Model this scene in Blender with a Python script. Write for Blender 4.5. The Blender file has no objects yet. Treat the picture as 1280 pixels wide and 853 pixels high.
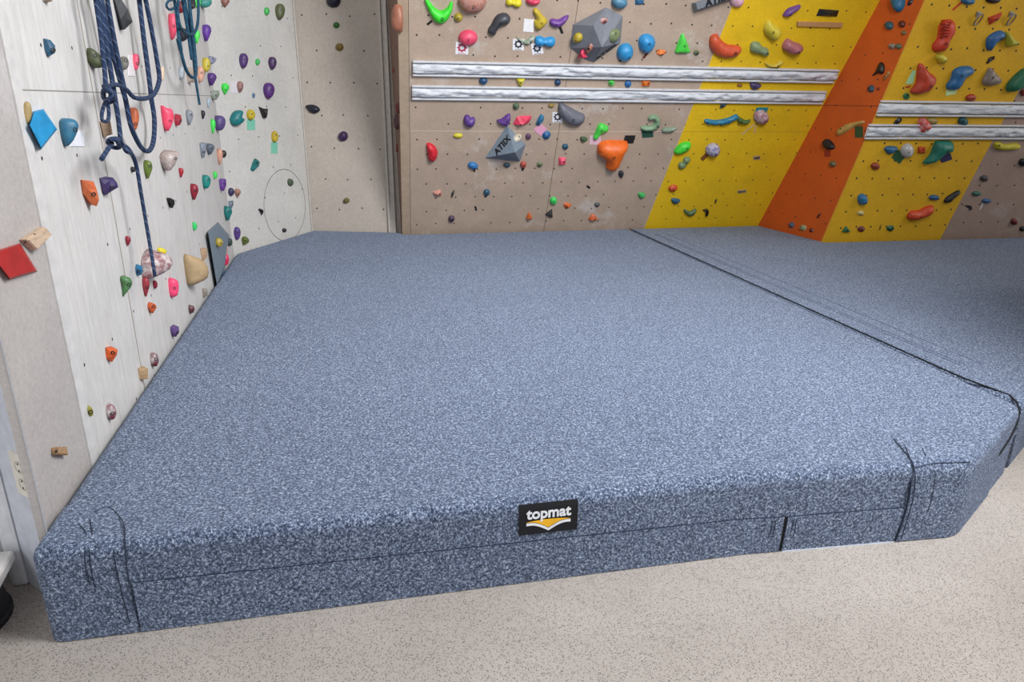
import bpy, bmesh, math, random
from mathutils import Vector, Matrix, noise
from mathutils.geometry import delaunay_2d_cdt
C = bpy.context.scene.collection
W, HH, F = 1280.0, 853.0, 870.0
CX, CY = W/2, HH/2

# ------------------------------------------------------------------ camera
def cd(p): return Vector((p[0]-CX, -(p[1]-CY), -F))
UPC = cd((5300,177)).cross(cd((427,125))).normalized()
if UPC.y < 0: UPC = -UPC
YC = cd((427,125)).normalized(); YC = (YC - UPC*YC.dot(UPC)).normalized()
XC = YC.cross(UPC)
R = Matrix((XC, YC, UPC))
CAM = Vector((0,0,1.6))
camd = bpy.data.cameras.new('camera'); cam = bpy.data.objects.new('camera', camd); C.objects.link(cam)
camd.sensor_width = 36; camd.lens = 36*F/W; camd.clip_start = .05; camd.clip_end = 100
cam.matrix_world = Matrix.Translation(CAM) @ R.to_4x4()
bpy.context.scene.camera = cam

def ray(p): return R @ cd(p)
def hitp(p, P, N):
    v = ray(p); return CAM + v*((Vector(P)-CAM).dot(N)/v.dot(N))
def hitz(p, z): return hitp(p, (0,0,z), Vector((0,0,1)))
def fwd(P): return (P-CAM).dot(R @ Vector((0,0,-1)))
def imgdir(P, D):                     # image displacement (px per metre) of moving along D at P
    def pr(Q):
        q = R.transposed() @ (Q-CAM); return Vector((F*q.x/-q.z, -F*q.y/-q.z))
    return (pr(P+D*.01)-pr(P))/.01

class Plane:                           # a wall surface with its own frame
    def __init__(s, O, N, V0=Vector((0,0,1))):
        s.O = Vector(O); s.N = Vector(N).normalized()
        s.V = (V0 - s.N*V0.dot(s.N)).normalized(); s.U = s.V.cross(s.N).normalized()
    def mat(s, P=None):
        P = s.O if P is None else P
        m = Matrix((s.U, s.V, s.N)).transposed().to_4x4(); m.translation = P; return m
    def hit(s, p, off=0): return hitp(p, s.O+s.N*off, s.N)
    def uv(s, P): d = P-s.O; return Vector((d.dot(s.U), d.dot(s.V)))
    def at(s, u, v, n=0): return s.O+s.U*u+s.V*v+s.N*n

def pl_from(P0, d1, d2, face):
    n = Vector(d1).cross(Vector(d2)).normalized()
    if n.dot(Vector(face)) < 0: n = -n
    return Plane(P0, n)
PL = Plane((-1,2.6,0), (1,0,0))
PG = Plane((-1.0,2.18,0), (1,0,0))
cA = Vector((-1,6.37,0)); cR = Vector((-.384,7.458,0)); cT = Vector((.394,7.229,0)); cS = Vector((.52,7.17,0))
PA = pl_from(cA, cR-cA, (0,0,1), (1,-1,0))
PR = pl_from(cR, cT-cR, (0,0,1), (0,-1,0))
OB = Vector((.51,7.06,.33)); dB = Vector((1,-.032,0))
PB = pl_from(OB, dB, (0,-.4733,1), (0,-1,0))
PS = Plane((.51,7.2,0), (-1,0,0))
L0 = PB.hit((948,281)); L1 = PB.hit((1100,0)); R0 = hitz((1027,302), .33)
PO = pl_from(L0, L1-L0, R0-L0, (-1,0,0))
R1 = PO.hit((1156,0)); dY = Vector((1,-.05,0))
PY = pl_from(R0, dY, R1-R0, (0,-1,0))
PLN = dict(L=PL, G=PG, A=PA, R=PR, B=PB, S=PS, O=PO, Y=PY)

# ------------------------------------------------------------------ materials
def s2l(c): return tuple((x/12.92 if x<=.04045 else ((x+.055)/1.055)**2.4) for x in c)
def hx(h): h=h.lstrip('#'); return s2l([int(h[i:i+2],16)/255 for i in (0,2,4)])
_m = {}
def base(name, rough=.6):
    m = bpy.data.materials.new(name); m.use_nodes = True
    nt = m.node_tree; b = nt.nodes['Principled BSDF']; b.inputs['Roughness'].default_value = rough
    return m, nt, b
def nd(nt, t, **kw):
    n = nt.nodes.new(t)
    for k,v in kw.items():
        if k.startswith('i_'):
            kk = k[2:]; kk = int(kk) if kk.isdigit() else kk.replace('_',' ')
            n.inputs[kk].default_value = v
        else: setattr(n,k,v)
    return n
def coords(nt): return nd(nt,'ShaderNodeTexCoord').outputs['Object']
def ramp(nt, fac, stops, interp='LINEAR'):
    r = nd(nt,'ShaderNodeValToRGB'); r.color_ramp.interpolation = interp
    e = r.color_ramp.elements
    while len(e) < len(stops): e.new(.5)
    for i,(p,c) in enumerate(stops):
        e[i].position = p; e[i].color = (*c,1) if len(c)==3 else c
    nt.links.new(fac, r.inputs[0]); return r.outputs[0]
def mix(nt, fac, a, b, blend='MIX'):
    m = nd(nt,'ShaderNodeMix', data_type='RGBA', blend_type=blend)
    for s,v in ((m.inputs[0],fac),(m.inputs[6],a),(m.inputs[7],b)):
        if hasattr(v,'is_linked') or hasattr(v,'links'): nt.links.new(v,s)
        elif isinstance(v,(int,float)): s.default_value = v
        else: s.default_value = (*v,1)
    return m.outputs[2]
def math_(nt, op, a, b=0, c=0):
    m = nd(nt,'ShaderNodeMath', operation=op)
    for s,v in zip(m.inputs,(a,b,c)):
        if hasattr(v,'links'): nt.links.new(v,s)
        else: s.default_value = v
    return m.outputs[0]
def noise_(nt, co, scale, detail=3, rough=.5, out='Fac', scl=None):
    if True:
        mp = nd(nt,'ShaderNodeMapping'); mp.inputs['Scale'].default_value = scl or (1,1,1); mp.inputs['Location'].default_value=(.371,.713,.2937)
        if not scl: mp.inputs['Rotation'].default_value=(.52,.31,.23)
        nt.links.new(co, mp.inputs[0]); co = mp.outputs[0]
    n = nd(nt,'ShaderNodeTexNoise'); n.inputs['Scale'].default_value=scale; n.inputs['Detail'].default_value=detail
    n.inputs['Roughness'].default_value=rough; nt.links.new(co, n.inputs['Vector']); return n.outputs[out]
def bump(nt, b, h, strength=.3, dist=.01):
    n = nd(nt,'ShaderNodeBump'); n.inputs['Strength'].default_value=strength; n.inputs['Distance'].default_value=dist
    nt.links.new(h, n.inputs['Height']); nt.links.new(n.outputs[0], b.inputs['Normal'])

def plastic(hexc, rough=.45, worn=.0, metal=0):
    k = (hexc, rough, worn, metal)
    if k in _m: return _m[k]
    m, nt, b = base('resin '+hexc, rough); co = coords(nt)
    c = hx(hexc); n = noise_(nt, co, 22, 4, .6)
    dark = tuple(x*.78 for x in c); lite = tuple(min(1,x*1.06+.012) for x in c)
    col = ramp(nt, n, [(.3,dark),(.6,c),(.8,lite)])
    if worn:
        n2 = noise_(nt, co, 30, 5, .7); f = ramp(nt, n2, [(.5-.12*worn,(0,0,0)),(.62,(1,1,1))])
        col = mix(nt, math_(nt,'MULTIPLY',f,worn), col, (.62,.56,.54))
    nt.links.new(col, b.inputs['Base Color']); b.inputs['Metallic'].default_value = metal
    bump(nt, b, noise_(nt, co, 260, 3), .25, .002)
    _m[k] = m; return m
def paper(hexc, gear=False):
    k = ('paper',hexc)
    if k in _m: return _m[k]
    m, nt, b = base('paper '+hexc, .8); co = coords(nt); c = hx(hexc)
    nt.links.new(ramp(nt, noise_(nt,co,40,3), [(.3,tuple(x*.9 for x in c)),(.7,c)]), b.inputs['Base Color']); _m[k]=m; return m
def woodm(hexc='b98f64', scl=(6,60,60)):
    k=('wood',hexc,scl)
    if k in _m: return _m[k]
    m, nt, b = base('wood '+hexc, .6); co=coords(nt); c=hx(hexc)
    n = noise_(nt,co,4,6,.65,scl=scl)
    nt.links.new(ramp(nt,n,[(.25,tuple(x*.45 for x in c)),(.5,c),(.8,tuple(min(1,x*1.25) for x in c))]), b.inputs['Base Color'])
    bump(nt,b,n,.2,.002); _m[k]=m; return m

def holes(nt, co, dx, dz, r, ox=0, oz=0, stag=True, miss=.1):
    sx = nd(nt,'ShaderNodeSeparateXYZ'); nt.links.new(co, sx.inputs[0])
    v = math_(nt,'DIVIDE', math_(nt,'SUBTRACT',sx.outputs[1],oz), dz)
    row = math_(nt,'FLOOR', v)
    u = math_(nt,'DIVIDE', math_(nt,'SUBTRACT',sx.outputs[0],ox), dx)
    if stag:
        par = math_(nt,'MULTIPLY', math_(nt,'PINGPONG', row, 1), .5); u = math_(nt,'ADD',u,par)
    cu = math_(nt,'FLOOR',u)
    cb = nd(nt,'ShaderNodeCombineXYZ'); nt.links.new(cu,cb.inputs[0]); nt.links.new(row,cb.inputs[1])
    wn = nd(nt,'ShaderNodeTexWhiteNoise'); wn.noise_dimensions='3D'; nt.links.new(cb.outputs[0], wn.inputs['Vector'])
    sc = nd(nt,'ShaderNodeSeparateXYZ'); nt.links.new(wn.outputs['Color'], sc.inputs[0])
    fu = math_(nt,'SUBTRACT', math_(nt,'SUBTRACT',u,cu), math_(nt,'MULTIPLY_ADD',sc.outputs[0],.08,.46))
    fv = math_(nt,'SUBTRACT', math_(nt,'SUBTRACT',v,row), math_(nt,'MULTIPLY_ADD',sc.outputs[1],.08,.46))
    fu = math_(nt,'MULTIPLY',fu,dx); fv = math_(nt,'MULTIPLY',fv,dz)
    d = math_(nt,'SQRT', math_(nt,'ADD', math_(nt,'MULTIPLY',fu,fu), math_(nt,'MULTIPLY',fv,fv)))
    h = math_(nt,'LESS_THAN', d, r)
    return math_(nt,'MULTIPLY', h, math_(nt,'GREATER_THAN', sc.outputs[2], miss))
def line_mask(nt, co, axis, pos, w):
    sx = nd(nt,'ShaderNodeSeparateXYZ'); nt.links.new(co, sx.inputs[0])
    out=None
    for p in pos:
        l = math_(nt,'LESS_THAN', math_(nt,'ABSOLUTE', math_(nt,'SUBTRACT',sx.outputs[axis],p)), w)
        out = l if out is None else math_(nt,'MAXIMUM',out,l)
    return out
def wallmat(name, hexc, hl, lo=.86, hi=1.06, streak=None, chalk=0, lines=(), grime=0, rough=.75, grainscl=(1,1,1)):
    m, nt, b = base(name, rough); co = coords(nt); c = hx(hexc)
    n = noise_(nt,co,3.2,6,.62); f = noise_(nt,co,70,4,.7,scl=grainscl)
    col = ramp(nt, n, [(.3,tuple(x*lo for x in c)),(.7,tuple(min(1,x*hi) for x in c))])
    fine = ramp(nt, f, [(.3,(.86,.86,.86)),(.7,(1.08,1.08,1.08))])
    col = mix(nt, 1.0, col, fine, 'MULTIPLY')
    if streak:
        s = noise_(nt,co,5,5,.7,scl=(9,.7,1)); sm = ramp(nt,s,[(.55,(0,0,0)),(.75,(1,1,1))])
        col = mix(nt, math_(nt,'MULTIPLY',sm,streak[1]), col, hx(streak[0]))
    if chalk:
        s = noise_(nt,co,2.1,7,.75); sm = ramp(nt,s,[(.56,(0,0,0)),(.7,(1,1,1))])
        col = mix(nt, math_(nt,'MULTIPLY',sm,chalk), col, (.72,.71,.70))
    if grime:
        s = noise_(nt,co,1.6,7,.7); sm = ramp(nt,s,[(.55,(0,0,0)),(.72,(1,1,1))])
        col = mix(nt, math_(nt,'MULTIPLY',sm,grime), col, tuple(x*.42 for x in c))
    for ax,pos,w,lc in lines:
        col = mix(nt, line_mask(nt,co,ax,pos,w), col, hx(lc))
    for a in hl: col = mix(nt, holes(nt,co,*a), col, (.02,.016,.014))
    nt.links.new(col, b.inputs['Base Color']); bump(nt,b,f,.12,.003); return m, nt, b, col

M_tan = wallmat('tan plywood','b39d8a',[(.19,.155,.008,.05,.03,True,.2)],chalk=.4,grainscl=(1,1.6,1),lines=[(1,(1.12,),.003,'c9b9a4'),(0,(1.47,),.003,'6e5c4b')])[0]
M_yel = wallmat('yellow painted plywood','e2b808',[(.19,.155,.0075,.05,.03,True,.12)],grime=.3,lines=[(1,(1.12,),.0015,'8f7410')])[0]
M_yel2 = wallmat('yellow painted plywood right','d2a10c',[(.165,.165,.0095,.08,.06,False,.05)],grime=.18,lines=[(1,(2.22,),.002,'8f6c10')])[0]
M_tan2 = wallmat('pinkish plywood','9a8375',[(.2,.2,.009,.02,.06,True,.1)],chalk=.15)[0]
M_org = wallmat('orange painted plywood','c9560e',[(.22,.22,.008,.02,.06,False,.2)],grime=.15,lines=[(1,(1.27,),.003,'6b2a08')])[0]
M_left = wallmat('white painted plywood','d0ccc7',[(.33,.37,.007,.13,.1,True,.25)],lo=.92,hi=1.05,streak=('9c9084',.4),chalk=.25,grime=.22,lines=[(1,(1.62,),.0025,'8f8981'),(0,(.77,),.006,'968a7e'),(0,(2.13,),.003,'a39b92')],grainscl=(1,.12,1))[0]
M_grey = wallmat('grey plaster board','b3aba6',[(.31,.41,.006,.1,.08,False,.5)],lo=.94,streak=('7d736b',.12),chalk=.35)[0]
M_rec = wallmat('beige plywood','beb2a5',[(.23,.3,.008,.07,.1,True,.0)],lo=.95,grime=.08,grainscl=(1,.5,1))[0]
def angled_mat():
    m, nt, b, col = wallmat('whitewashed plywood','cfcbc4',[(.3,.26,.007,.08,.1,True,.2)],lo=.93,streak=('95908a',.2),chalk=.3)
    co = coords(nt); sx = nd(nt,'ShaderNodeSeparateXYZ'); nt.links.new(co,sx.inputs[0])
    c = PA.uv(PA.hit((357,257))); rr = (PA.uv(PA.hit((357,212)))-c).length
    dx = math_(nt,'SUBTRACT',sx.outputs[0],c.x); dy = math_(nt,'SUBTRACT',sx.outputs[1],c.y)
    d = math_(nt,'SQRT', math_(nt,'ADD', math_(nt,'MULTIPLY',dx,dx), math_(nt,'MULTIPLY',dy,dy)))
    ring = math_(nt,'LESS_THAN', math_(nt,'ABSOLUTE', math_(nt,'SUBTRACT',d,rr)), .0032)
    nt.links.new(mix(nt, ring, col, (.12,.11,.10)), b.inputs['Base Color']); return m
M_ang = angled_mat()

def carpet():
    m, nt, b = base('grey blue carpet', .95); co = coords(nt)
    n1 = noise_(nt,co,118,5,.8); n2 = noise_(nt,co,300,3,.7); n3 = noise_(nt,co,1.3,3,.5)
    s = math_(nt,'ADD', math_(nt,'MULTIPLY',n1,.65), math_(nt,'MULTIPLY',n2,.35))
    col = ramp(nt, s, [(.425,hx('111827')),(.472,hx('36415a')),(.527,hx('6e7c98')),(.60,hx('cfd9ea'))])
    var = ramp(nt, n3, [(.3,(.93,.93,.94)),(.7,(1.05,1.05,1.05))])
    nt.links.new(mix(nt,1.0,col,var,'MULTIPLY'), b.inputs['Base Color'])
    b.inputs['Specular IOR Level'].default_value=.1
    b.inputs['Sheen Weight'].default_value=.25; b.inputs['Sheen Roughness'].default_value=.6
    b.inputs['Sheen Tint'].default_value=(.75,.85,1,1)
    bump(nt,b,s,.9,.012); return m
M_carpet = carpet()
def floor_mat():
    m, nt, b = base('speckled vinyl floor', .6); co = coords(nt)
    n = noise_(nt,co,1.1,6,.6); col = ramp(nt,n,[(.3,hx('9a9087')),(.7,hx('b0a69d'))])
    f = noise_(nt,co,260,4,.8); col = mix(nt,1.0,col,ramp(nt,f,[(.36,(.68,.67,.66)),(.5,(1,1,1)),(.7,(1.2,1.2,1.2))]),'MULTIPLY')
    v = nd(nt,'ShaderNodeTexVoronoi'); v.inputs['Scale'].default_value=185; nt.links.new(co,v.inputs['Vector'])
    wn = nd(nt,'ShaderNodeSeparateXYZ'); nt.links.new(v.outputs['Color'],wn.inputs[0])
    sp = math_(nt,'MULTIPLY', math_(nt,'LESS_THAN',v.outputs['Distance'],.33), math_(nt,'LESS_THAN',wn.outputs[0],.6))
    col = mix(nt, math_(nt,'MULTIPLY',sp,.85), col, hx('2e2926'))
    sc = noise_(nt,co,2.3,7,.75); col = mix(nt, math_(nt,'MULTIPLY',ramp(nt,sc,[(.6,(0,0,0)),(.7,(1,1,1))]),.25), col, hx('8b8079'))
    nt.links.new(col,b.inputs['Base Color']); return m
M_floor = floor_mat()
def simple(name, hexc, rough=.6, metal=0):
    k=('s',name)
    if k in _m: return _m[k]
    m, nt, b = base(name, rough); co = coords(nt); c=hx(hexc)
    nt.links.new(ramp(nt,noise_(nt,co,25,4),[(.3,tuple(x*.88 for x in c)),(.7,tuple(min(1,x*1.05) for x in c))]), b.inputs['Base Color'])
    b.inputs['Metallic'].default_value=metal; _m[k]=m; return m
M_white = simple('white paint','dedde0',.4); M_trim = simple('worn off-white trim','c3bbb0',.55)
M_black = simple('black','0c0c0e',.6); M_blackfab = simple('black label fabric','0f0f14',.9)
M_seam = simple('dark seam thread','222a3d',.95)
M_cord = simple('black cord','090b10',.9)

# ------------------------------------------------------------------ object helpers
def link(name, me, parent=None, mat=None, mw=None):
    o = bpy.data.objects.new(name, me); C.objects.link(o)
    if mat:
        for m in (mat if isinstance(mat,(list,tuple)) else [mat]): me.materials.append(m)
    if parent: o.parent = parent
    elif mw is not None: o.matrix_world = mw
    return o
def from_bm(name, bm, mat, parent=None, mw=None, smooth=False):
    bmesh.ops.recalc_face_normals(bm, faces=bm.faces)
    me = bpy.data.meshes.new(name); bm.to_mesh(me); bm.free()
    if smooth:
        for p in me.polygons: p.use_smooth = True
    return link(name, me, parent, mat, mw)
def tag(o, label, cat, group=None):
    o['label']=label; o['category']=cat
    if group: o['group']=group
    return o
def structure(o): o['kind']='structure'; return o
def add_box(bm, lo, hi, M=None, bev=0):
    vs=[bm.verts.new(Vector((x,y,z))) for x in (lo[0],hi[0]) for y in (lo[1],hi[1]) for z in (lo[2],hi[2])]
    if M:
        for v in vs: v.co = M @ v.co
    fs=[bm.faces.new([vs[i] for i in f]) for f in ((0,1,3,2),(4,6,7,5),(0,4,5,1),(2,3,7,6),(0,2,6,4),(1,5,7,3))]
    if bev:
        es={e for f in fs for e in f.edges}
        bmesh.ops.bevel(bm, geom=list(es), offset=bev, segments=2, affect='EDGES', profile=.6)
def add_prism(bm, pts, d):      # pts: list of Vector top outline, d: Vector extrusion
    a=[bm.verts.new(p) for p in pts]; b=[bm.verts.new(p+d) for p in pts]; n=len(pts)
    bm.faces.new(a); bm.faces.new(b[::-1])
    for i in range(n): bm.faces.new((a[i],b[i],b[(i+1)%n],a[(i+1)%n]))
def add_tube(bm, pts, r, n=10, rad=None):
    pts=[Vector(p) for p in pts]; rings=[]
    ref = Vector((0.3,0.2,.93))
    for i,p in enumerate(pts):
        t=(pts[min(i+1,len(pts)-1)]-pts[max(i-1,0)]).normalized()
        a=t.cross(ref); 
        if a.length<.05: a=t.cross(Vector((1,0,0)))
        a.normalize(); b=t.cross(a); rr = rad[i] if rad else r
        rings.append([bm.verts.new(p+(a*math.cos(2*math.pi*k/n)+b*math.sin(2*math.pi*k/n))*rr) for k in range(n)])
    for i in range(len(rings)-1):
        for k in range(n): bm.faces.new((rings[i][k],rings[i][(k+1)%n],rings[i+1][(k+1)%n],rings[i+1][k]))
    bm.faces.new(rings[0][::-1]); bm.faces.new(rings[-1])
def catmull(pts, seg=6, closed=False):
    n=len(pts); out=[]
    rng = range(n) if closed else range(n-1)
    for i in rng:
        if closed: p0,p1,p2,p3=(pts[(i-1)%n],pts[i],pts[(i+1)%n],pts[(i+2)%n])
        else: p0,p1,p2,p3=(pts[max(i-1,0)],pts[i],pts[i+1],pts[min(i+2,n-1)])
        for k in range(seg):
            t=k/seg; out.append(.5*((2*p1)+(p2-p0)*t+(2*p0-5*p1+4*p2-p3)*t*t+(-p0+3*p1-3*p2+p3)*t**3))
    if not closed: out.append(pts[-1])
    return out

# ------------------------------------------------------------------ the room
def poly_wall(name, P, polys, mats, thick=.0):
    bm=bmesh.new()
    for i,pg in enumerate(polys):
        a=[bm.verts.new((u,v,0)) for u,v in pg]; f=bm.faces.new(a); f.material_index=i
        if thick:
            b=[bm.verts.new((u,v,-thick)) for u,v in pg]; fb=bm.faces.new(b[::-1]); fb.material_index=i
            for k in range(len(pg)):
                g=bm.faces.new((a[k],b[k],b[(k+1)%len(pg)],a[(k+1)%len(pg)])); g.material_index=i
    return structure(from_bm(name,bm,mats,mw=P.mat()))
TOP=3.4
bm=bmesh.new(); add_box(bm,(-3.2,-2.6,-.06),(8.6,7.8,0)); structure(from_bm('floor',bm,M_floor))
LL=(cA-Vector((-1,2.6,0))).length
poly_wall('wall_left', PL, [[(.065,0),(LL,0),(LL,TOP),(.065,TOP)]], [M_left], .03)
bm=bmesh.new(); add_box(bm,(.0,0,-.03),(.065,TOP,.006),bev=.002); structure(from_bm('trim_1',bm,simple('pale edging strip','d3cfcb',.5),mw=PL.mat()))
poly_wall('wall_left_end', PG, [[(.0,0),(.417,0),(.417,TOP),(.0,TOP)]], [M_grey], .03)
poly_wall('wall_left_angled', PA, [[(0,0),((cR-cA).length,0),((cR-cA).length,TOP),(0,TOP)]], [M_ang], .03)
poly_wall('wall_recess', PR, [[(0,0),((cT-cR).length+.14,0),((cT-cR).length+.14,TOP),(0,TOP)]], [M_rec], .03)
# corner bead between the angled wall and the recess, and the ribbed post beside the overhanging wall
bm=bmesh.new(); add_tube(bm,[cR+Vector((.004,-.012,.0)),cR+Vector((.004,-.012,TOP))],.009,8)
structure(from_bm('trim_2',bm,M_trim))
bm=bmesh.new()
dt=(cS-cT).normalized(); nt_=Vector((dt.y,-dt.x,0))
for a,w,h in ((0,.022,.03),(.022,.025,.012),(.047,.03,.022)):
    M=Matrix((dt,Vector((0,0,1)),nt_)).transposed().to_4x4(); M.translation=cT
    add_box(bm,(a,0,-.01),(a+w,TOP,h),M,.003)
structure(from_bm('trim_3',bm,M_trim))
# overhanging back wall: tan board, yellow board, left side cheek
def uvp(P,p): q=P.uv(P.hit(p)); return (q.x,q.y)
vb = PB.uv(PB.at(0,0)).y - .33/PB.V.z ; vt=(TOP-.33)/PB.V.z
def lineat(P,a,b,v):
    (u0,v0),(u1,v1)=uvp(P,a),uvp(P,b); return u0+(u1-u0)*(v-v0)/(v1-v0)
yb0,yb1=lineat(PB,(806,283),(918,0),vb),lineat(PB,(806,283),(918,0),vt)
oc0,oc1=lineat(PB,(948,281),(1100,0),vb),lineat(PB,(948,281),(1100,0),vt)
bm=bmesh.new()
def fcs(pts,mi):
    f=bm.faces.new([bm.verts.new(p) for p in pts]); f.material_index=mi
u0=0.0; ub=.085
fcs([(u0,vb,0),(ub-.002,vb,0),(ub-.002,vt,0),(u0,vt,0)],0)
fcs([(ub-.002,vb,-.008),(ub+.002,vb,-.008),(ub+.002,vt,-.008),(ub-.002,vt,-.008)],3)
fcs([(ub+.002,vb,0),(yb0,vb,0),(yb1,vt,0),(ub+.002,vt,0)],1)
fcs([(yb0,vb,0),(oc0,vb,0),(oc1,vt,0),(yb1,vt,0)],2)
# side cheek
inv=PB.mat().inverted()
Pb=PB.at(u0,vb); Pt=PB.at(u0,vt)
ck=[inv@Vector(p) for p in (Pb,Pt,(Pt.x,7.4,Pt.z),(Pb.x,7.4,Pb.z))]
fcs(ck,4)
bmt=from_bm('wall_back',bm,[simple('pale board edge','a8937c',.7),M_tan,M_yel,M_black,simple('brown side board','7a5d4c',.7)],mw=PB.mat()); structure(bmt)
# orange return
def onz(a,b,z): t=(z-a.z)/(b.z-a.z); return a+(b-a)*t
Lb,Lt,Rb,Rt=onz(L0,L1,0),onz(L0,L1,TOP),onz(R0,R1,0),onz(R0,R1,TOP)
poly_wall('wall_orange', PO, [[tuple(PO.uv(p)) for p in (Lb,Rb,Rt,Lt)]], [M_org])
# right wall
vb2=-.33/PY.V.z; vt2=(TOP-.33)/PY.V.z
e0,e1=tuple(PY.uv(Rb)),tuple(PY.uv(Rt))
wl=lambda v: lineat(PY,(1176,298),(1240,177),v)
poly_wall('wall_right_overhang', PY, [[e0,(wl(vb2),vb2),(wl(vt2),vt2),e1],[(wl(vb2),vb2),(4.2,vb2),(4.2,vt2),(wl(vt2),vt2)]], [M_yel2,M_tan2])
bm=bmesh.new()
for a,b,P in ((PY.uv(R0)*0+PY.uv(Rb),PY.uv(Rt),PY),):
    add_tube(bm,[PY.at(a.x,a.y,0),PY.at(b.x,b.y,0)],.006,8)
structure(from_bm('trim_4',bm,simple('raw board edge','c98a1e',.6)))
bm=bmesh.new(); add_tube(bm,[PB.at(yb0,vb,.0),PB.at(yb1,vt,.0)],.003,6); structure(from_bm('trim_5',bm,simple('bare board seam','cdb98f',.6)))
# partition end with socket, white column at far left
e1p=Vector((-1,2.18,0)); e2p=Vector((-1.16,2.33,0))
bm=bmesh.new()
add_prism(bm,[e1p+Vector((.001,-.003,0)),e2p,Vector((-1.16,2.62,0)),Vector((-1.035,2.62,0)),Vector((-1.035,2.2,0))],Vector((0,0,TOP)))
structure(from_bm('wall_end',bm,simple('cool white wall paint','d4d6de',.5)))
bm=bmesh.new(); add_box(bm,(-1.215,2.325,0),(-1.162,2.4,TOP),bev=.014)
structure(from_bm('trim_6',bm,M_white))
bm=bmesh.new(); add_box(bm,(-2.6,2.36,0),(-1.205,2.6,TOP)); structure(from_bm('wall_far_left',bm,simple('light grey wall paint','bdbcbc',.6)))
# unseen block added right of frame to keep the key light off the right side
bm=bmesh.new(); add_box(bm,(3.2,1.85,0),(6.2,2.05,4.6)); structure(from_bm('shade_block_front',bm,simple('brown light blocker','6b4c3a',.7)))

bm=bmesh.new(); add_box(bm,(4.75,2.95,.335),(5.6,3.65,1.05)); structure(from_bm('shade_block_right',bm,simple('brown light blocker','6b4c3a',.7)))  # unseen pillar added out of frame to shade a patch of the right mat
# ------------------------------------------------------------------ mats
def mat_body(outline, front_edges, z1, r, r2):
    bm=bmesh.new(); pts=[Vector((x,y,0)) for x,y in outline]
    add_prism(bm,[p+Vector((0,0,z1)) for p in pts],Vector((0,0,-z1)))
    bm.verts.ensure_lookup_table()
    bmesh.ops.recalc_face_normals(bm,faces=bm.faces)
    top=[e for e in bm.edges if all(v.co.z>z1-.001 for v in e.verts)]
    ver=[e for e in bm.edges if abs(e.verts[0].co.z-e.verts[1].co.z)>.1 and abs(e.verts[0].co.x-e.verts[1].co.x)<.001 and abs(e.verts[0].co.x-1.35)>.01]
    bmesh.ops.bevel(bm,geom=top+ver,offset=r,segments=5,affect='EDGES',profile=.5,clamp_overlap=True)
    return bm
Z=.33
F0,F1,F2,F3=(-.985,2.006),(1.35,1.957),(2.235,1.885),(2.9,2.272)
out1=[F0,F1,F2,F3,(2.9,6.955),(.54,7.03),(.50,7.13),(.39,7.19),(-.38,7.425),(-.985,6.36)]
bm=mat_body(out1,None,Z,.042,.03)
mat1=from_bm('crash_mat',bm,M_carpet,smooth=True)
for p in mat1.data.polygons: p.use_smooth = p.area<.05
tag(mat1,'big grey blue carpeted crash mat filling the foreground with the black badge on its front','crash mat','carpeted crash mats')
Fz=Vector((F1[0]-F0[0],F1[1]-F0[1],0)).normalized(); FP=Plane((F0[0],F0[1],0),(Fz.y,-Fz.x,0))
# side bands (hook-and-loop strips along the foot)
def band(p0,p1,zh,name='side_band',off=.004):
    bm=bmesh.new(); u0=FP.uv(FP.hit(p0)).x; u1=FP.uv(FP.hit(p1)).x
    add_box(bm,(u0,.004,-.01),(u1,zh,off),FP.mat(),.003); return from_bm(name,bm,M_carpet,parent=mat1)
F1v=Vector((F1[0],F1[1],0)); F2v=Vector((F2[0],F2[1],0)); fz2=(F2v-F1v).normalized(); FP2=Plane(F1v,(fz2.y,-fz2.x,0))
uA=FP.uv(FP.hit((168,740))).x; uE=(F1v-FP.O).length
def bandquad(P,ul,ur,h0,h1,t=.005):
    bm=bmesh.new(); add_prism(bm,[P.at(ul[0],.003,t),P.at(ur[0],.003,t),P.at(ur[1],h1,t),P.at(ul[1],h0,t)],-P.N*(t+.01)); return bm
gu=lambda p: FP2.uv(FP2.hit(p)).x
gL=(gu((972,691)),gu((980,646))); gR=(gu((976,690.5)),gu((985,645))); gF=(gu((1117,677)),gu((1132,622)))
from_bm('side_band',bandquad(FP,(uA,uA),(uE,uE),.186,.155),M_carpet,parent=mat1)
from_bm('side_band',bandquad(FP2,(-.001,-.001),gL,.155,.15),M_carpet,parent=mat1)
from_bm('side_band',bandquad(FP2,gR,gF,.15,.15,.006),M_carpet,parent=mat1)
bm=bmesh.new(); add_prism(bm,[FP2.at(gR[0],.0,.008),FP2.at(gF[0],.0,.008),FP2.at(gF[0],.005,.008),FP2.at(gR[0],.005,.008)],-FP2.N*.01)
from_bm('hem',bm,simple('pale hem','c9cdd4',.8),parent=mat1)
bm=bmesh.new(); add_prism(bm,[FP2.at(gL[0],.0,.001),FP2.at(gR[0],.0,.001),FP2.at(gR[1],.152,.001),FP2.at(gL[1],.152,.001)],-FP2.N*.004)
from_bm('band_gap',bm,M_cord,parent=mat1)
uG,uG2,uF=gL[1],gR[1],gF[1]
bm=bmesh.new()
add_tube(bm,[FP.at(uA,.187,.002),FP.at(uE,.157,.002),FP2.at(uG,.152,.002)],.0018,6); from_bm('seam',bm,M_seam,parent=mat1)
bm=bmesh.new(); add_tube(bm,[FP2.at(uG2,.152,.002),FP2.at(uF,.152,.002)],.0018,6)
from_bm('seam',bm,M_seam,parent=mat1)
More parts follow.
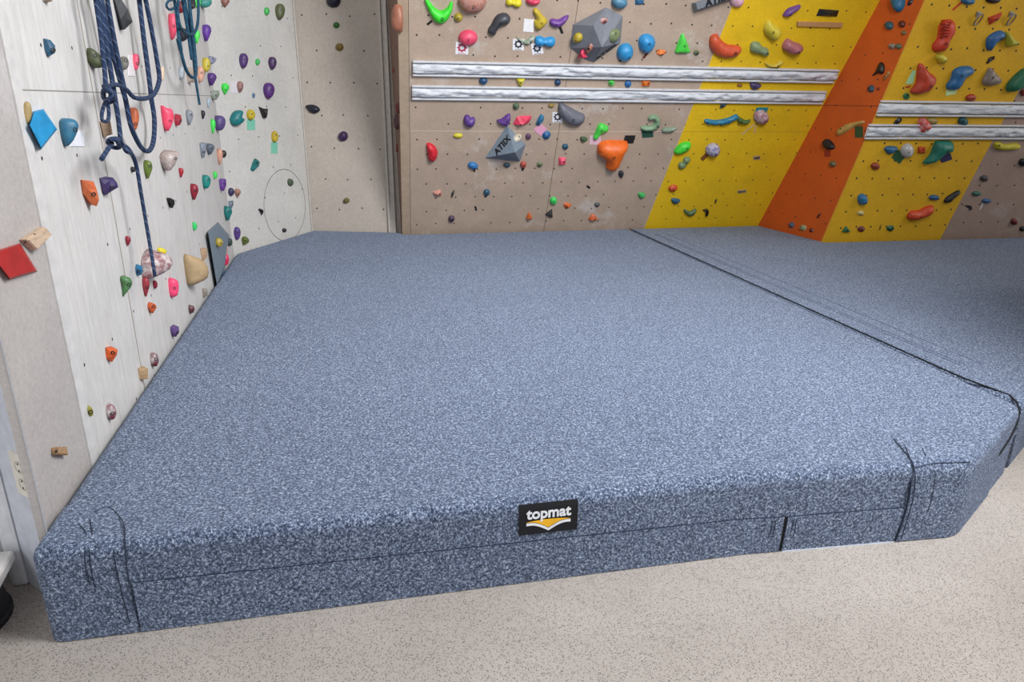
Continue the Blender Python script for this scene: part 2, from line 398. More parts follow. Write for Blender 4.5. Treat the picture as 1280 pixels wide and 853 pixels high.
# corner flaps, cut out of the body's own surface and lifted 6 mm
def flap(cuts, lift, name):
    bm=mat_body(out1,None,Z,.042,.03)
    bmesh.ops.delete(bm,geom=[f for f in bm.faces if f.normal.z<-.9],context='FACES')
    for co,no in cuts:
        g=bm.verts[:]+bm.edges[:]+bm.faces[:]
        bmesh.ops.bisect_plane(bm,geom=g,plane_co=co,plane_no=no,clear_outer=True)
    bm.normal_update()
    mv=[(v,v.co+v.normal*lift) for v in bm.verts]
    for v,c in mv: v.co=c if c.z>.004 else Vector((c.x,c.y,.004))
    r=bmesh.ops.extrude_face_region(bm,geom=bm.faces[:])
    for v in [g for g in r['geom'] if isinstance(g,bmesh.types.BMVert)]:
        c=v.co-v.normal*(lift+.004)
        v.co=c
    return from_bm(name,bm,M_carpet,parent=mat1)
def cut3(p1,p2,p3,outside):
    n=(p2-p1).cross(p3-p1).normalized()
    if n.dot(outside-p1)<0: n=-n
    return (p1,n)
flap([cut3(FP2.hit((1117.5,677)),FP2.hit((1139,600)),hitz((1122,556),Z),Vector((0,2,0))),cut3(hitz((1122,549),Z),hitz((1240,540),Z),Vector((2.3,2.2,0)),Vector((1,6,0))),(Vector((2.62,2.11,0)),Vector((.9,-.1,0)))],.008,'corner_flap')
flap([cut3(FP.hit((174,785)),FP.hit((158,700)),hitz((147,643),Z),Vector((2,2,0))),(hitz((126,633),Z),Vector((.25,1,0)))],.005,'corner_flap')
# stitching
def stitch_path(px_list, P, r=.0022, off=.001):
    bm=bmesh.new(); pts=[]
    for q in px_list:
        if isinstance(q[0],str):
            pp=q[1]; H=hitz(pp,Z+ (off+.004)) if q[0]=='t' else P.hit(pp,off)
        else: H=P.hit(q,off)
        pts.append(H)
    add_tube(bm,catmull(pts,4),r,6); return bm
def prof(px_list,P,liftT=.006,liftF=.006):
    """follow the mat surface under the given picture points: top or front, whichever is hit, snapped to the rounded edge"""
    pts=[]
    for q in px_list:
        T=hitz(q,Z+liftT); Fp=P.hit(q,liftF)
        rd=.042
        # signed inset from the front plane
        ins=-(T-P.O).dot(P.N)
        if ins>rd: pts.append(T)
        elif Fp.z<Z-rd: pts.append(Fp)
        else:
            # intersect with the quarter round
            v=ray(q).normalized(); c2=P.O-P.N*rd; best=None
            a=Vector((-(P.O-CAM).dot(P.N),0))
            on=(CAM-c2).dot(P.N); oz=CAM.z-(Z-rd); dn=v.dot(P.N); dz=v.z; rr=rd+liftF
            A=dn*dn+dz*dz; B=2*(on*dn+oz*dz); Cc=on*on+oz*oz-rr*rr; D=max(0,B*B-4*A*Cc)
            pts.append(CAM+v*((-B-math.sqrt(D))/(2*A)))
    return pts
bm=bmesh.new()
for path in ([(118,640),(134,634),(147,643),(155,657),(156,680),(158,705),(163,735),(172,775)],
             [(143,668),(142,690),(146,715),(153,745),(162,778)],
             [(98,655),(108,668),(106,690),(107,710),(113,732)],[(112,650),(115,668),(112,690),(113,708),(119,735)]):
    bm=bmesh.new(); add_tube(bm,catmull(prof(path,FP,.0052,.0055),4),.0017,6); from_bm('stitch_or_shade_line',bm,M_seam,parent=mat1)
bm=bmesh.new()
for path,r in (([(1138.5,602),(1136,622),(1128,652),(1119,676)],.005),  # thick dark tube put in for the shadow line along the flap edge
             ([(1131,556),(1137,572),(1144,592),(1142,620),(1134,650),(1126,674)],.002),
             ([(1153,560),(1157,570),(1165,582)],.0018),([(1169,590),(1167,610),(1160,640)],.0018),([(1142,586),(1165,580),(1190,579),(1213,578)],.0024)):
    bm=bmesh.new(); add_tube(bm,catmull(prof(path,FP2,.0085,.0085),4),r*.8,6); from_bm('stitch_or_shade_line',bm,M_seam,parent=mat1)
bm=bmesh.new()
for path in ([(966,652),(963,668)],[(970,651),(966,672)],[(992,650),(988,668)],[(996,649),(992,671)]):
    bm=bmesh.new(); add_tube(bm,[FP2.hit(path[0],.0065),FP2.hit(path[1],.0065)],.0013,5); from_bm('stitch_or_shade_line',bm,M_seam,parent=mat1)
# mats' dividing seam: along x = 2.9 and down the chamfered corner
F3v=Vector((F3[0],F3[1],0)); ch=(F3v-F2v).normalized(); FC=Plane(F2v,(ch.y,-ch.x,0))
pts=[Vector((2.905,6.93,Z+.001)),Vector((2.905,5,Z+.001)),Vector((2.905,3.5,Z+.001)),Vector((2.905,2.6,Z+.001)),hitz((1262,494),Z)]+prof([(1271,503),(1275,515),(1271,530),(1262,549),(1250,567),(1238,581)],FC,.002,.003)
bm=bmesh.new(); add_tube(bm,pts,.0045,6); from_bm('piping',bm,M_cord,parent=mat1)
# badge
q=[FP.hit(p,.006) for p in ((647.3,630),(720,623.5),(721.7,661.5),(648.8,668.3))]
q2=[FP2.O*0+p for p in q]
bu0,bv0=FP.uv(q[3]); bu1=FP.uv(q[2]).x; bvt=.313; bv0=.197
mid=(bu0+bu1)/2; bw=bu1-bu0
def badge_pt(u,v,off=0):
    # follows the rounded top edge
    rd=.042; d=0
    if v>Z-rd: d=rd-math.sqrt(max(0,rd*rd-(v-(Z-rd))**2))
    return FP.at(u,v,.0035+off-d*.55)
bm=bmesh.new(); NB=8; g=[[bm.verts.new(badge_pt(bu0+bw*i/6,bv0+(bvt-bv0)*j/NB)) for i in range(7)] for j in range(NB+1)]
fs=[bm.faces.new((g[j][i],g[j][i+1],g[j+1][i+1],g[j+1][i])) for j in range(NB) for i in range(6)]
r_=bmesh.ops.extrude_face_region(bm,geom=fs)
for v in [x for x in r_['geom'] if isinstance(x,bmesh.types.BMVert)]: v.co-=FP.N*.004
badge=from_bm('badge',bm,M_blackfab,parent=mat1)
def text_mesh(s, size, bold=0, extrude=.0008):
    cu=bpy.data.curves.new('t','FONT'); cu.body=s; cu.size=size; cu.offset=bold; cu.extrude=extrude; cu.align_x='CENTER'; cu.align_y='CENTER'
    to=bpy.data.objects.new('t',cu); C.objects.link(to); bpy.context.view_layer.update()
    me=bpy.data.meshes.new_from_object(to.evaluated_get(bpy.context.evaluated_depsgraph_get()))
    bpy.data.objects.remove(to); bpy.data.curves.remove(cu); return me
me=text_mesh('topmat',.052,.0014)
xs=[v.co.x for v in me.vertices]; ys=[v.co.y for v in me.vertices]; sx=.158/(max(xs)-min(xs)); x0=(max(xs)+min(xs))/2
for v in me.vertices:
    u=mid+(v.co.x-x0)*sx; vv=.276+(v.co.y)*1.0*sx/.95; v.co=badge_pt(u,vv,.0012+v.co.z)
link('badge_text',me,badge,simple('white thread','e8e8ec',.8))
def wing(sgn,white):
    bm=bmesh.new(); T=[];B=[]
    for i in range(13):
        t=i/12; u=mid+.004*0+sgn*t*.078
        if white: top=.2165+.030*math.sin(min(1,t*1.15)*math.pi/2) - .004*t; bot=top-.0105
        else: bot=.2185+.030*math.sin(min(1,t*1.15)*math.pi/2)-.004*t; top=bot+ (.034*(1-t)**.75 if t<1 else .0005)+.0006
        if not white: top=min(top,.2525-.006*t*t)
        top=max(top,bot+.0004)
        T.append(bm.verts.new(badge_pt(u,top,.0012))); B.append(bm.verts.new(badge_pt(u,bot,.0012)))
    for i in range(12): bm.faces.new((T[i],T[i+1],B[i+1],B[i]))
    return bm
for sgn in (1,-1):
    from_bm('badge_page',wing(sgn,True),simple('white thread','e8e8ec',.8),parent=badge)
    from_bm('badge_cover',wing(sgn,False),simple('yellow thread','f2b51d',.8),parent=badge)
# second mat
x5=L0.x-.02
out2=[(2.912,2.279),(3.7,2.74),(7.9,2.74),(7.9,5.70),(4.53,5.90),(4.42,6.9),(2.912,6.945)]
bm=mat_body(out2,None,Z,.03,.03)
mat2=from_bm('crash_mat',bm,M_carpet,smooth=True)
for p in mat2.data.polygons: p.use_smooth = p.area<.05
tag(mat2,'grey blue carpeted crash mat on the right, beyond the black dividing seam','crash mat','carpeted crash mats')
bm=bmesh.new()
for dx in (.13,.16,.26):
    bm=bmesh.new(); add_tube(bm,[Vector((2.905+dx,2.75,Z+.0004)),Vector((2.905+dx,6.6,Z+.0004))],.0016,5)
    from_bm('stitch_or_shade_line',bm,simple('blue grey thread','475169',.9),parent=mat2)

# ------------------------------------------------------------------ socket, stool, rails
EP=pl_from(e1p,e2p-e1p,(0,0,1),(-.3,-1,0))
c4=[EP.hit(p,.0) for p in ((17,573.5),(31.5,560),(43.5,611),(30,628))]
uvs=[EP.uv(p) for p in c4]; su0=(uvs[0].x+uvs[3].x)/2; su1=(uvs[1].x+uvs[2].x)/2; sv0=(uvs[2].y+uvs[3].y)/2; sv1=(uvs[0].y+uvs[1].y)/2
if su0>su1: su0,su1=su1,su0
bm=bmesh.new(); add_box(bm,(su0,sv0,-.001),(su1,sv1,.011),bev=.003)
sock=from_bm('wall_socket',bm,simple('cream plastic','efe6d6',.35),mw=EP.mat()); tag(sock,'cream double power socket on the white partition end beside the crash mat','socket')
for k in (0,1):
    bm=bmesh.new(); cc=Vector(((su0+su1)/2,sv0+(sv1-sv0)*(.3 if k==0 else .7),.0112)); rr=.30*(su1-su0)
    rr=min(rr,.021); n=20
    o_=[bm.verts.new(cc+Vector((math.cos(6.2832*i/n)*rr,math.sin(6.2832*i/n)*rr,.0006))) for i in range(n)]
    i_=[bm.verts.new(cc+Vector((math.cos(6.2832*i/n)*rr*.86,math.sin(6.2832*i/n)*rr*.86,.0006))) for i in range(n)]
    d_=[bm.verts.new(cc+Vector((math.cos(6.2832*i/n)*rr*.84,math.sin(6.2832*i/n)*rr*.84,-.006))) for i in range(n)]
    for i in range(n):
        j=(i+1)%n; bm.faces.new((o_[i],o_[j],i_[j],i_[i])); bm.faces.new((i_[i],i_[j],d_[j],d_[i]))
    so=from_bm('outlet',bm,simple('cream plastic shade','b9ae9c',.4),parent=sock)
    bm=bmesh.new()
    for s in (-1,1): add_tube(bm,[cc+Vector((0,s*.012,.0002)),cc+Vector((0,s*.012,.0012))],.0035,8)
    from_bm('pin_hole',bm,M_black,parent=so)
# low stool / board on black foot, cut by the left frame edge
bm=bmesh.new(); za=.165; A_=hitz((17,688),za); B_=hitz((19,701),za-.035); 
Cc_=hitz((2,716),za)
dd=(Cc_-A_).normalized(); 
p=[A_,A_+dd*.45,A_+dd*.45+Vector((-.35,.1,0)),A_+Vector((-.35,.02,0))]
add_prism(bm,p,Vector((0,0,-.035))); bmesh.ops.bevel(bm,geom=bm.edges[:],offset=.004,segments=2,affect='EDGES')
cent=sum(p,Vector())/4
stool=bpy.data.objects.new('step_stool',None); C.objects.link(stool); stool.location=(cent.x,cent.y,0); 
tag(stool,'white board on a black round foot at the left frame edge','stool')
bo=from_bm('board',bm,simple('white laminate','dcd6d0',.4)); bo.parent=stool; bo.matrix_parent_inverse=Matrix.Translation(-Vector((cent.x,cent.y,0)))
bm=bmesh.new(); fc=A_+dd*.17+Vector((-.18,.03,0)); add_tube(bm,[Vector((fc.x,fc.y,0)),Vector((fc.x,fc.y,.015)),Vector((fc.x,fc.y,.02)),Vector((fc.x,fc.y,za-.036))],.15,28,[.172,.172,.165,.15])
fo=from_bm('foot',bm,simple('black rubber','18181b',.6),smooth=False); fo.parent=stool; fo.matrix_parent_inverse=Matrix.Translation(-Vector((cent.x,cent.y,0)))

def rail_mat():
    m, nt, b = base('crumpled white foil', .38); co = coords(nt)
    n = noise_(nt,co,3.0,6,.65,scl=(2.2,9,6)); n2=noise_(nt,co,6,5,.7,scl=(3,22,6))
    col = ramp(nt,n2,[(.26,hx('77777c')),(.36,hx('cdced2')),(.8,hx('eceef2'))])
    nt.links.new(col,b.inputs['Base Color']); bump(nt,b,n,.8,.03); return m
M_rail=rail_mat(); M_lip=simple('grey white rail lip','c9cacd',.4)
def rail(P,pa,pb,label,group,endcut=None,seed=0):
    # pa: two picture points of the left end (top,bottom); pb: right end
    a0,a1=P.uv(P.hit(pa[0],.03)),P.uv(P.hit(pa[1],.03)); b0,b1=P.uv(P.hit(pb[0],.03)),P.uv(P.hit(pb[1],.03))
    vt_=(a0.y+b0.y)/2; vb_=(a1.y+b1.y)/2; L=b0.x-a0.x; H=vt_-vb_; mw=P.mat(P.at(a0.x,(vt_+vb_)/2)); h=H/2
    slT=a0.x-a1.x; slB=b0.x-b1.x
    sh=lambda x,y:(slT if x<L/2 else slB)*(y/(2*h)+.5)-(slT)
    prof_=[(-h*.68,.004),(-h*.60,.026),(-h*.3,.038),(0,.042),(h*.3,.04),(h*.54,.028),(h*.60,.004)]
    root=link('padded_rail',bpy.data.meshes.new('padded_rail'),mw=mw); tag(root,label,'rail',group)
    bm=bmesh.new(); nx=int(L/.015); g=[]
    for i in range(nx+1):
        x=L*i/nx; row=[]
        for j,(y,z) in enumerate(prof_):
            q_=noise.noise(Vector((x*2.6+y*26+seed,y*9,seed))); f=-.028*max(0,1-abs(q_)*7)+noise.noise(Vector((x*9+y*30,y*40,seed+5)))*.012
            lean=0
            if x>L-.4: lean=slB*(y/(2*h))
            row.append(bm.verts.new((x+lean,y,z+(f if 0<j<6 else 0))))
        g.append(row)
    for i in range(nx):
        for j in range(6): bm.faces.new((g[i][j],g[i+1][j],g[i+1][j+1],g[i][j+1]))
    bm.faces.new(g[0]); bm.faces.new(g[-1][::-1])
    bmesh.ops.recalc_face_normals(bm,faces=bm.faces); bm.to_mesh(root.data); bm.free()
    root.data.materials.append(M_rail)
    for p in root.data.polygons: p.use_smooth=len(p.vertices)==4
    for s in (1,-1):
        bm=bmesh.new(); y0,y1=sorted((s*h*.76,s*h)); lean=slB*(s*.43)
        add_box(bm,(0,y0,0),(L+lean,y1,.028),bev=.006)
        from_bm('rail_lip',bm,M_lip,parent=root)
gB='white foil wrapped rails on the walls'
rail(PB,((516,77),(516,96.5)),((1050,88),(1042,104)),'upper white foil wrapped rail across the tan and yellow back wall',gB,seed=1)
rail(PB,((515,108),(514,125.5)),((1035,115),(1029,131)),'lower white foil wrapped rail across the tan and yellow back wall',gB,seed=7)
rail(PY,((1103,126),(1097,146)),((1330,129),(1330,147)),'upper white foil wrapped rail right of the orange wall',gB,seed=13)
rail(PY,((1088,155),(1083,174.5)),((1330,158),(1330,175)),'lower white foil wrapped rail right of the orange wall',gB,seed=19)
# ------------------------------------------------------------------ climbing holds
US={
 'round':[(math.cos(a*.5236),math.sin(a*.5236)) for a in range(12)],
 'egg':[(0,-1),(.62,-.82),(.95,-.3),(.85,.3),(.5,.8),(0,1),(-.5,.8),(-.85,.3),(-.95,-.3),(-.62,-.82)],
 'tear':[(0,-1),(.75,-.75),(1,-.2),(.7,.3),(.25,.85),(0,1),(-.3,.7),(-.8,.2),(-1,-.3),(-.7,-.8)],
 'tri':[(0,-1),(.25,-.8),(.95,.7),(.8,1),(-.8,1),(-.95,.7),(-.25,-.8)],
 'wedge':[(-1,-.7),(-.2,-1),(.9,-.5),(1,.1),(.3,.9),(-.5,1),(-.9,.3)],
 'box':[(-.85,-1),(1,-.85),(.9,.9),(-.9,1)],
 'kite':[(.2,-1),(.9,-.5),(.7,.2),(-.4,1),(-1,.7),(-.5,-.2)],
 'bean':[(-1,-.1),(-.7,-.8),(-.2,-.9),(.3,-.5),(.8,-.6),(1,0),(.7,.7),(.1,.9),(-.6,.7)],
 'peanut':[(-1,0),(-.85,-.75),(-.4,-.9),(0,-.55),(.45,-.8),(.9,-.6),(1,.1),(.8,.8),(.3,.9),(-.1,.6),(-.5,.85),(-.9,.6)],
 'oval':[(-1,.05),(-.7,-.7),(0,-1),(.7,-.75),(1,0),(.65,.75),(0,1),(-.7,.7)],
 'fang':[(-1,-.9),(-.1,-1),(.9,-.6),(1,.1),(.5,1),(.1,.2),(-.5,-.3)],
 'horn':[(-1,.9),(-.6,-.1),(0,-.6),(1,-1),(.8,-.3),(.2,.3),(-.3,.9)],
 'gem':[(-.2,-1),(.7,-.8),(1,0),(.6,.8),(-.3,1),(-1,.4),(-.9,-.5)],
 'shield':[(-.9,-.9),(.9,-1),(1,0),(.3,1),(-.3,.9),(-1,0)],
}
FACET={'box','kite','fang','gem','shield','tri2'}
def pip(p,pg):
    c=False; n=len(pg); j=n-1
    for i in range(n):
        a,b=pg[i],pg[j]
        if (a.y>p.y)!=(b.y>p.y) and p.x<(b.x-a.x)*(p.y-a.y)/(b.y-a.y)+a.x: c=not c
        j=i
    return c
def dseg(p,a,b):
    d=b-a; t=max(0,min(1,(p-a).dot(d)/max(d.length_squared,1e-12))); return (p-a-d*t).length
def inflate(ol,depth,facet,seed,drop=None):
    rnd=random.Random(seed); ol=[Vector(p) for p in ol]
    if not facet: ol=catmull(ol,3,True)
    n=len(ol); xs=[p.x for p in ol]; ys=[p.y for p in ol]
    w,h=max(xs)-min(xs),max(ys)-min(ys); sp=max(w,h)/(9 if not facet else 4.2); sp=max(sp,min(w,h)/7)
    cand=[]; 
    ny=int(h/sp)+2; nx=int(w/sp)+2
    dd=lambda p: min(dseg(p,ol[i],ol[(i+1)%n]) for i in range(n))
    for j in range(ny):
        for i in range(nx):
            p=Vector((min(xs)+sp*(i+(.5 if j%2 else 0)),min(ys)+sp*j*.9))
            if facet: p+=Vector((rnd.uniform(-.25,.25),rnd.uniform(-.25,.25)))*sp
            if pip(p,ol):
                d=dd(p)
                if d>sp*.38: cand.append((p,d))
    if not cand:
        c=sum(ol,Vector((0,0)))/n; cand=[(c,max(dd(c),1e-4))]
    if not facet:   # an extra ring just inside the rim keeps the edge round
        c=sum(ol,Vector((0,0)))/n
        for i in range(0,n,2):
            a=ol[i]; t=(ol[(i+1)%n]-ol[i-1]).normalized(); nn=Vector((-t.y,t.x))
            for s in (1,-1):
                q=a+nn*s*sp*.22
                if pip(q,ol):
                    d=dd(q)
                    if d>sp*.12 and all((q-x[0]).length>sp*.2 for x in cand): cand.append((q,d))
                    break
    dm=max(d for _,d in cand)
    pts=ol+[p for p,_ in cand]
    vo,eo,fo,*_r=delaunay_2d_cdt(pts,[(i,(i+1)%n) for i in range(n)],[],1,1e-7)
    hs=[]
    nrm=3.5/max(w,h)
    for p in vo:
        d=dd(p)
        if d<1e-6: hs.append(0.0); continue
        r=min(1,d/dm)
        if facet: z=min(1,r*1.25)**.8*(rnd.uniform(.72,1.0))
        else: z=math.sqrt(max(0,1-(1-r)**2))*(1+.13*noise.noise(Vector((p.x*nrm,p.y*nrm,seed*3.1))))
        hs.append(depth*z)
    bm=bmesh.new(); vs=[bm.verts.new((p.x,p.y,z)) for p,z in zip(vo,hs)]
    for f in fo:
        if len(f)>=3:
            try: bm.faces.new([vs[i] for i in f])
            except ValueError: pass
    bmesh.ops.recalc_face_normals(bm,faces=bm.faces)
    if bm.faces and sum(f.normal.z for f in bm.faces)<0: bmesh.ops.reverse_faces(bm,faces=bm.faces[:])
    # closed back, a hair inside the wall
    be=[e for e in bm.edges if len(e.link_faces)==1]
    r=bmesh.ops.extrude_edge_only(bm,edges=be)
    nv=[g for g in r['geom'] if isinstance(g,bmesh.types.BMVert)]
    for v in nv:
        if drop is None: v.co.z=-.004
        else:
            Mi,M,wl,of,sw=drop; Wp=M@v.co; Wp=Wp+(wl.U*sw-wl.N)*((Wp-wl.O).dot(wl.N)-of+.004); v.co=Mi@Wp
    ne=[g for g in r['geom'] if isinstance(g,bmesh.types.BMEdge) and all(v in nv for v in g.verts)]
    bmesh.ops.holes_fill(bm,edges=ne,sides=0)
    k=max(range(len(vo)),key=lambda i:hs[i]); return bm,(vo[k].x,vo[k].y,hs[k])
GRP={'L':'climbing holds on the white left wall','G':'climbing holds on the grey board','A':'climbing holds on the angled white wall','R':'climbing holds in the shaded recess','B':'climbing holds on the back wall','S':'climbing holds on the brown side','O':'climbing holds on the orange wall','Y':'climbing holds on the right wall'}
_seed=[0]; USED=set(); DUP=[]
def tm(o,label,cat,grp):
    if label in USED: DUP.append(label)
    USED.add(label); return tag(o,label,cat,grp)
def bolt(parent,u,v,z,r,mat='1a1718'):
    bm=bmesh.new(); n=10
    ring=lambda rr,zz:[bm.verts.new((u+math.cos(6.2832*i/n)*rr,v+math.sin(6.2832*i/n)*rr,zz)) for i in range(n)]
    a,b,c,d=ring(r,z-r*.8),ring(r,z+r*.12),ring(r*.62,z+r*.12),ring(r*.55,z-r*.3)
    for p,q in ((a,b),(b,c),(c,d)):
        for i in range(n): bm.faces.new((p[i],p[(i+1)%n],q[(i+1)%n],q[i]))
    bm.faces.new(d); bm.faces.new(a[::-1])
    from_bm('bolt',bm,plastic(mat,.5),parent=parent)
def H(P,x,y,w,h,shape,col,label,rot=0,d=None,b=None,facet=None,worn=0,off=0,rough=.45,ul=.8,name='climbing_hold',cat='climbing hold',grp=None,poly=None):
    """one hold; x,y,w,h in picture pixels, poly: outline in picture points"""
    pl=PLN[P]; _seed[0]+=1; seed=_seed[0]
    Pc=pl.hit((x,y),off); s=fwd(Pc)/F; v=(Pc-CAM).normalized(); st=abs(v.dot(pl.N)); ct=math.sqrt(1-st*st)
    if facet is None: facet=shape in FACET
    hinge=None
    if poly: 
        ax=[p[0] for p in poly]; ay=[p[1] for p in poly]; mn=min(max(ax)-min(ax),max(ay)-min(ay)); pix=list(poly)
        w=max(ax)-min(ax); h=max(ay)-min(ay); x=(max(ax)+min(ax))/2; y=(max(ay)+min(ay))/2
    else:
        mn=min(w,h); cr,sr=math.cos(math.radians(rot)),math.sin(math.radians(rot))
        pix=[(x+a*w/2*cr-c*h/2*sr,y+a*w/2*sr+c*h/2*cr) for a,c in US[shape]]
    wall=pl
    if P not in 'BYRO':
        # body leans out of the wall from one side, its face turned towards the room
        sg=1 if imgdir(Pc,pl.N).x>0 else -1
        ex=min(p[0] for p in pix) if sg>0 else max(p[0] for p in pix)
        E0=pl.hit((ex,y),off); ph=math.radians(52 if P in 'LSG' else 34)
        n2=(pl.N*math.cos(ph)-pl.U*sg*math.sin(ph)).normalized(); pl=Plane(E0,n2,pl.V)
        if d is None: d=.34*mn
        hinge=wall.N
        q=[pl.hit(p) for p in pix]; s=fwd(E0)/F
    else:
        if d is None: d=.5*mn
        q=[pl.hit(p,off) for p in pix]
    Pc=sum(q,Vector())/len(q); ol=[(pl.uv(p)-pl.uv(Pc)) for p in q]; depth=d*s
    bm,pk=inflate(ol,depth,facet,seed,(pl.mat(Pc).inverted(),pl.mat(Pc),wall,off,sg*(1.3 if P in 'LSG' else .6)) if hinge is not None else None)
    o=from_bm(name,bm,plastic(col,rough,worn) if isinstance(col,str) else col,mw=pl.mat(Pc),smooth=not facet)
    tm(o,label,cat,grp or GRP[P])
    if b is None: b = w>=8 and h>=7 and name=='climbing_hold'
    if b:
        bolt(o,pk[0],pk[1],pk[2]*.985,max(.008,min(.013,.07*min(w,h)*s)))
    return o
def tagcard(P,x,y,w,h,col,label,rot=0,gear=None,name='route_tag',cat='tag',skew=0,th=.003,poly=None,grp='route tags fixed beside the holds'):
    pl=PLN[P]; cr,sr=math.cos(math.radians(rot)),math.sin(math.radians(rot))
    P0=pl.hit((x,y)); s=fwd(P0)/F; v=(P0-CAM).normalized(); st=abs(v.dot(pl.N))
    if poly: q=[pl.hit(p,th) for p in poly]
    elif P in 'BYRO': q=[pl.hit((x+(a*w/2+skew*c)*cr-c*h/2*sr,y+a*w/2*sr+c*h/2*cr),th) for a,c in ((-1,-1),(1,-1),(1,1),(-1,1))]
    else: q=[pl.hit((x+a*w/2,y+c*h/2),th) for a,c in ((-1,-1),(1,-1),(1,1),(-1,1))]
    Pc=sum(q,Vector())/4-pl.N*th; M=pl.mat(Pc); Mi=M.inverted()
    bm=bmesh.new(); add_prism(bm,[Mi@p for p in q],Vector((0,0,-th-.001)))
    o=from_bm(name,bm,paper(col),mw=M); tm(o,label,cat,grp)
    if gear:
        g=[Mi@p for p in q]; ex=(g[1]-g[0])*.5; ey=(g[3]-g[0])*.5; c0=sum(g,Vector())/4-ey*.12+Vector((0,0,.0012))
        bm=bmesh.new(); n=24
        A=[];B=[]
        for i in range(n):
            t=6.2832*i/n; ro=.62 if i%3 else .86
            A.append(bm.verts.new(c0+(ex*math.cos(t)+ey*math.sin(t))*ro)); B.append(bm.verts.new(c0+(ex*math.cos(t)+ey*math.sin(t))*.34))
        for i in range(n): bm.faces.new((A[i],A[(i+1)%n],B[(i+1)%n],B[i]))
        add_prism(bm,[c0+ex*a+ey*b_ for a,b_ in ((-.6,1.0),(.6,1.0),(.6,.92),(-.6,.92))],Vector((0,0,-.0005)))
        from_bm('printed_emblem',bm,simple('print '+gear,gear,.8),parent=o)
    return o
TG='strips of tape on the walls'
def tape(P,p0,p1,wpx,col,label,cat='tape'):
    pl=PLN[P]; a,b=Vector(p0),Vector(p1); t=(b-a).normalized(); n=Vector((-t.y,t.x))*wpx/2
    return tagcard(P,(p0[0]+p1[0])/2,(p0[1]+p1[1])/2,1,1,col,label,name='tape_strip',cat=cat,th=.002,poly=[a-n,b-n,b+n,a+n],grp=TG)
def volume(P,ol,peaks,faces,cols,label,grp='large climbing volumes'):
    """faceted volume: ol = outline in picture points, peaks = (x,y,height m); faces index outline+peaks"""
    pl=PLN[P]; base_=[pl.hit(p) for p in ol]; pk=[pl.hit(p[:2],p[2]) for p in peaks]
    Pc=sum(base_,Vector())/len(base_); M=pl.mat(Pc); Mi=M.inverted()
    bm=bmesh.new(); vs=[bm.verts.new(Mi@p) for p in base_+pk]
    for f in faces: bm.faces.new([vs[i] for i in f])
    bm.faces.new([vs[i] for i in range(len(ol))][::-1])
    bmesh.ops.triangulate(bm,faces=[f for f in bm.faces if len(f.verts)>3])
    o=from_bm('climbing_volume',bm,cols,mw=M); tm(o,label,'climbing volume',grp); return o,M,Mi,base_,pk
def tri_point(a,b,c,wa,wb,wc): return a*wa+b*wb+c*wc
def facetext(o,Mi,p0,ux,uy,nrm,s,size,mat='0d0d10',frame=True):
    me=text_mesh(s,size,size*.035,.0006); ux=ux.normalized(); uy=(uy-ux*uy.dot(ux)).normalized(); n=nrm
    for v in me.vertices: v.co=Mi@(p0+ux*v.co.x+uy*v.co.y+n*(.002+v.co.z))
    link('printed_logo',me,o,simple('print '+mat,mat,.7))

# ---- tan and yellow back wall, above the rails
H('B',549,12,0,0,'','3ad42c','bright green crescent hold at top left of the tan wall',poly=[(530.5,-1),(533,7),(537,16),(542,25),(548,29),(554,28.5),(560,24),(565,13),(566,3),(563,2),(559,9),(551,13),(544,10),(538,3),(533,-3)],d=8)
tape('B',(540,26),(534,31),3,'111111','black tape under the bright green crescent hold')
H('B',590,1,36,30,'round','a8705f','big brown half dome hold cut by the top frame edge',d=13,worn=.2)
H('B',573,21.5,11,11,'round','a8942b','small mustard knob left below the big brown dome')
H('B',624,29,0,0,'','3b3c42','dark grey gourd hold leaning right on the tan wall',poly=[(617,44),(611,42),(610,36),(614,30),(618,22),(624,17),(632,16),(637,20),(638,25),(634,30),(628,32),(623,35),(620,41)],d=9)
tagcard('B',577.5,60.5,16,15,'e8e4e6','white tag under the round pink hold',rot=2,gear='b03a55')
H('B',585,47,24,20,'round','dd4a67','round pink dome hold above a white tag',d=9)
H('B',642,3,20,12,'peanut','d8c81e','bright yellow knobbly hold at the top edge, left of a red one',rot=8,b=False)
H('B',666,1,18,12,'bean','cf3a58','crimson knobbly hold at the top edge above the mustard one',b=False)
tagcard('B',661,32,13,16,'e9e6e4','white tag left of the mustard double knob',rot=5)
H('B',675,22,0,0,'','bfa62d','mustard double knob hold right of its white tag',poly=[(666,14),(668,10),(673,12),(678,19),(684,25),(682,30),(674,37.5),(668.5,34.5),(667,26),(670,23)],d=7)
H('B',699,27,0,0,'','6c3c8e','purple banana hold left of the grey faceted volume',poly=[(687,25),(691,23),(698,24),(705,20),(711,19),(708,26),(702,32),(695,34),(688,31)],d=6)
tape('B',(700,34),(703,42),3.5,'111111','black tape under the purple banana hold')
tagcard('B',648,56,14,14,'e6e4e6','white emblem tag under the worn green crescent',rot=2,gear='2c2c30')
tagcard('B',671.5,61,14,14,'e6e4e6','white emblem tag under the bright blue sausage hold',rot=-8,gear='2c3040')
H('B',657,49,0,0,'','7d8f77','worn grey green crescent hold touching the blue sausage',poly=[(644,45),(650,48),(657,50),(664,45),(668,45),(667,51),(660,55.5),(652,53)],d=5,worn=.5)
H('B',681,51.5,26,15,'peanut','2a8fc9','bright blue sausage hold over an emblem tag',d=7)
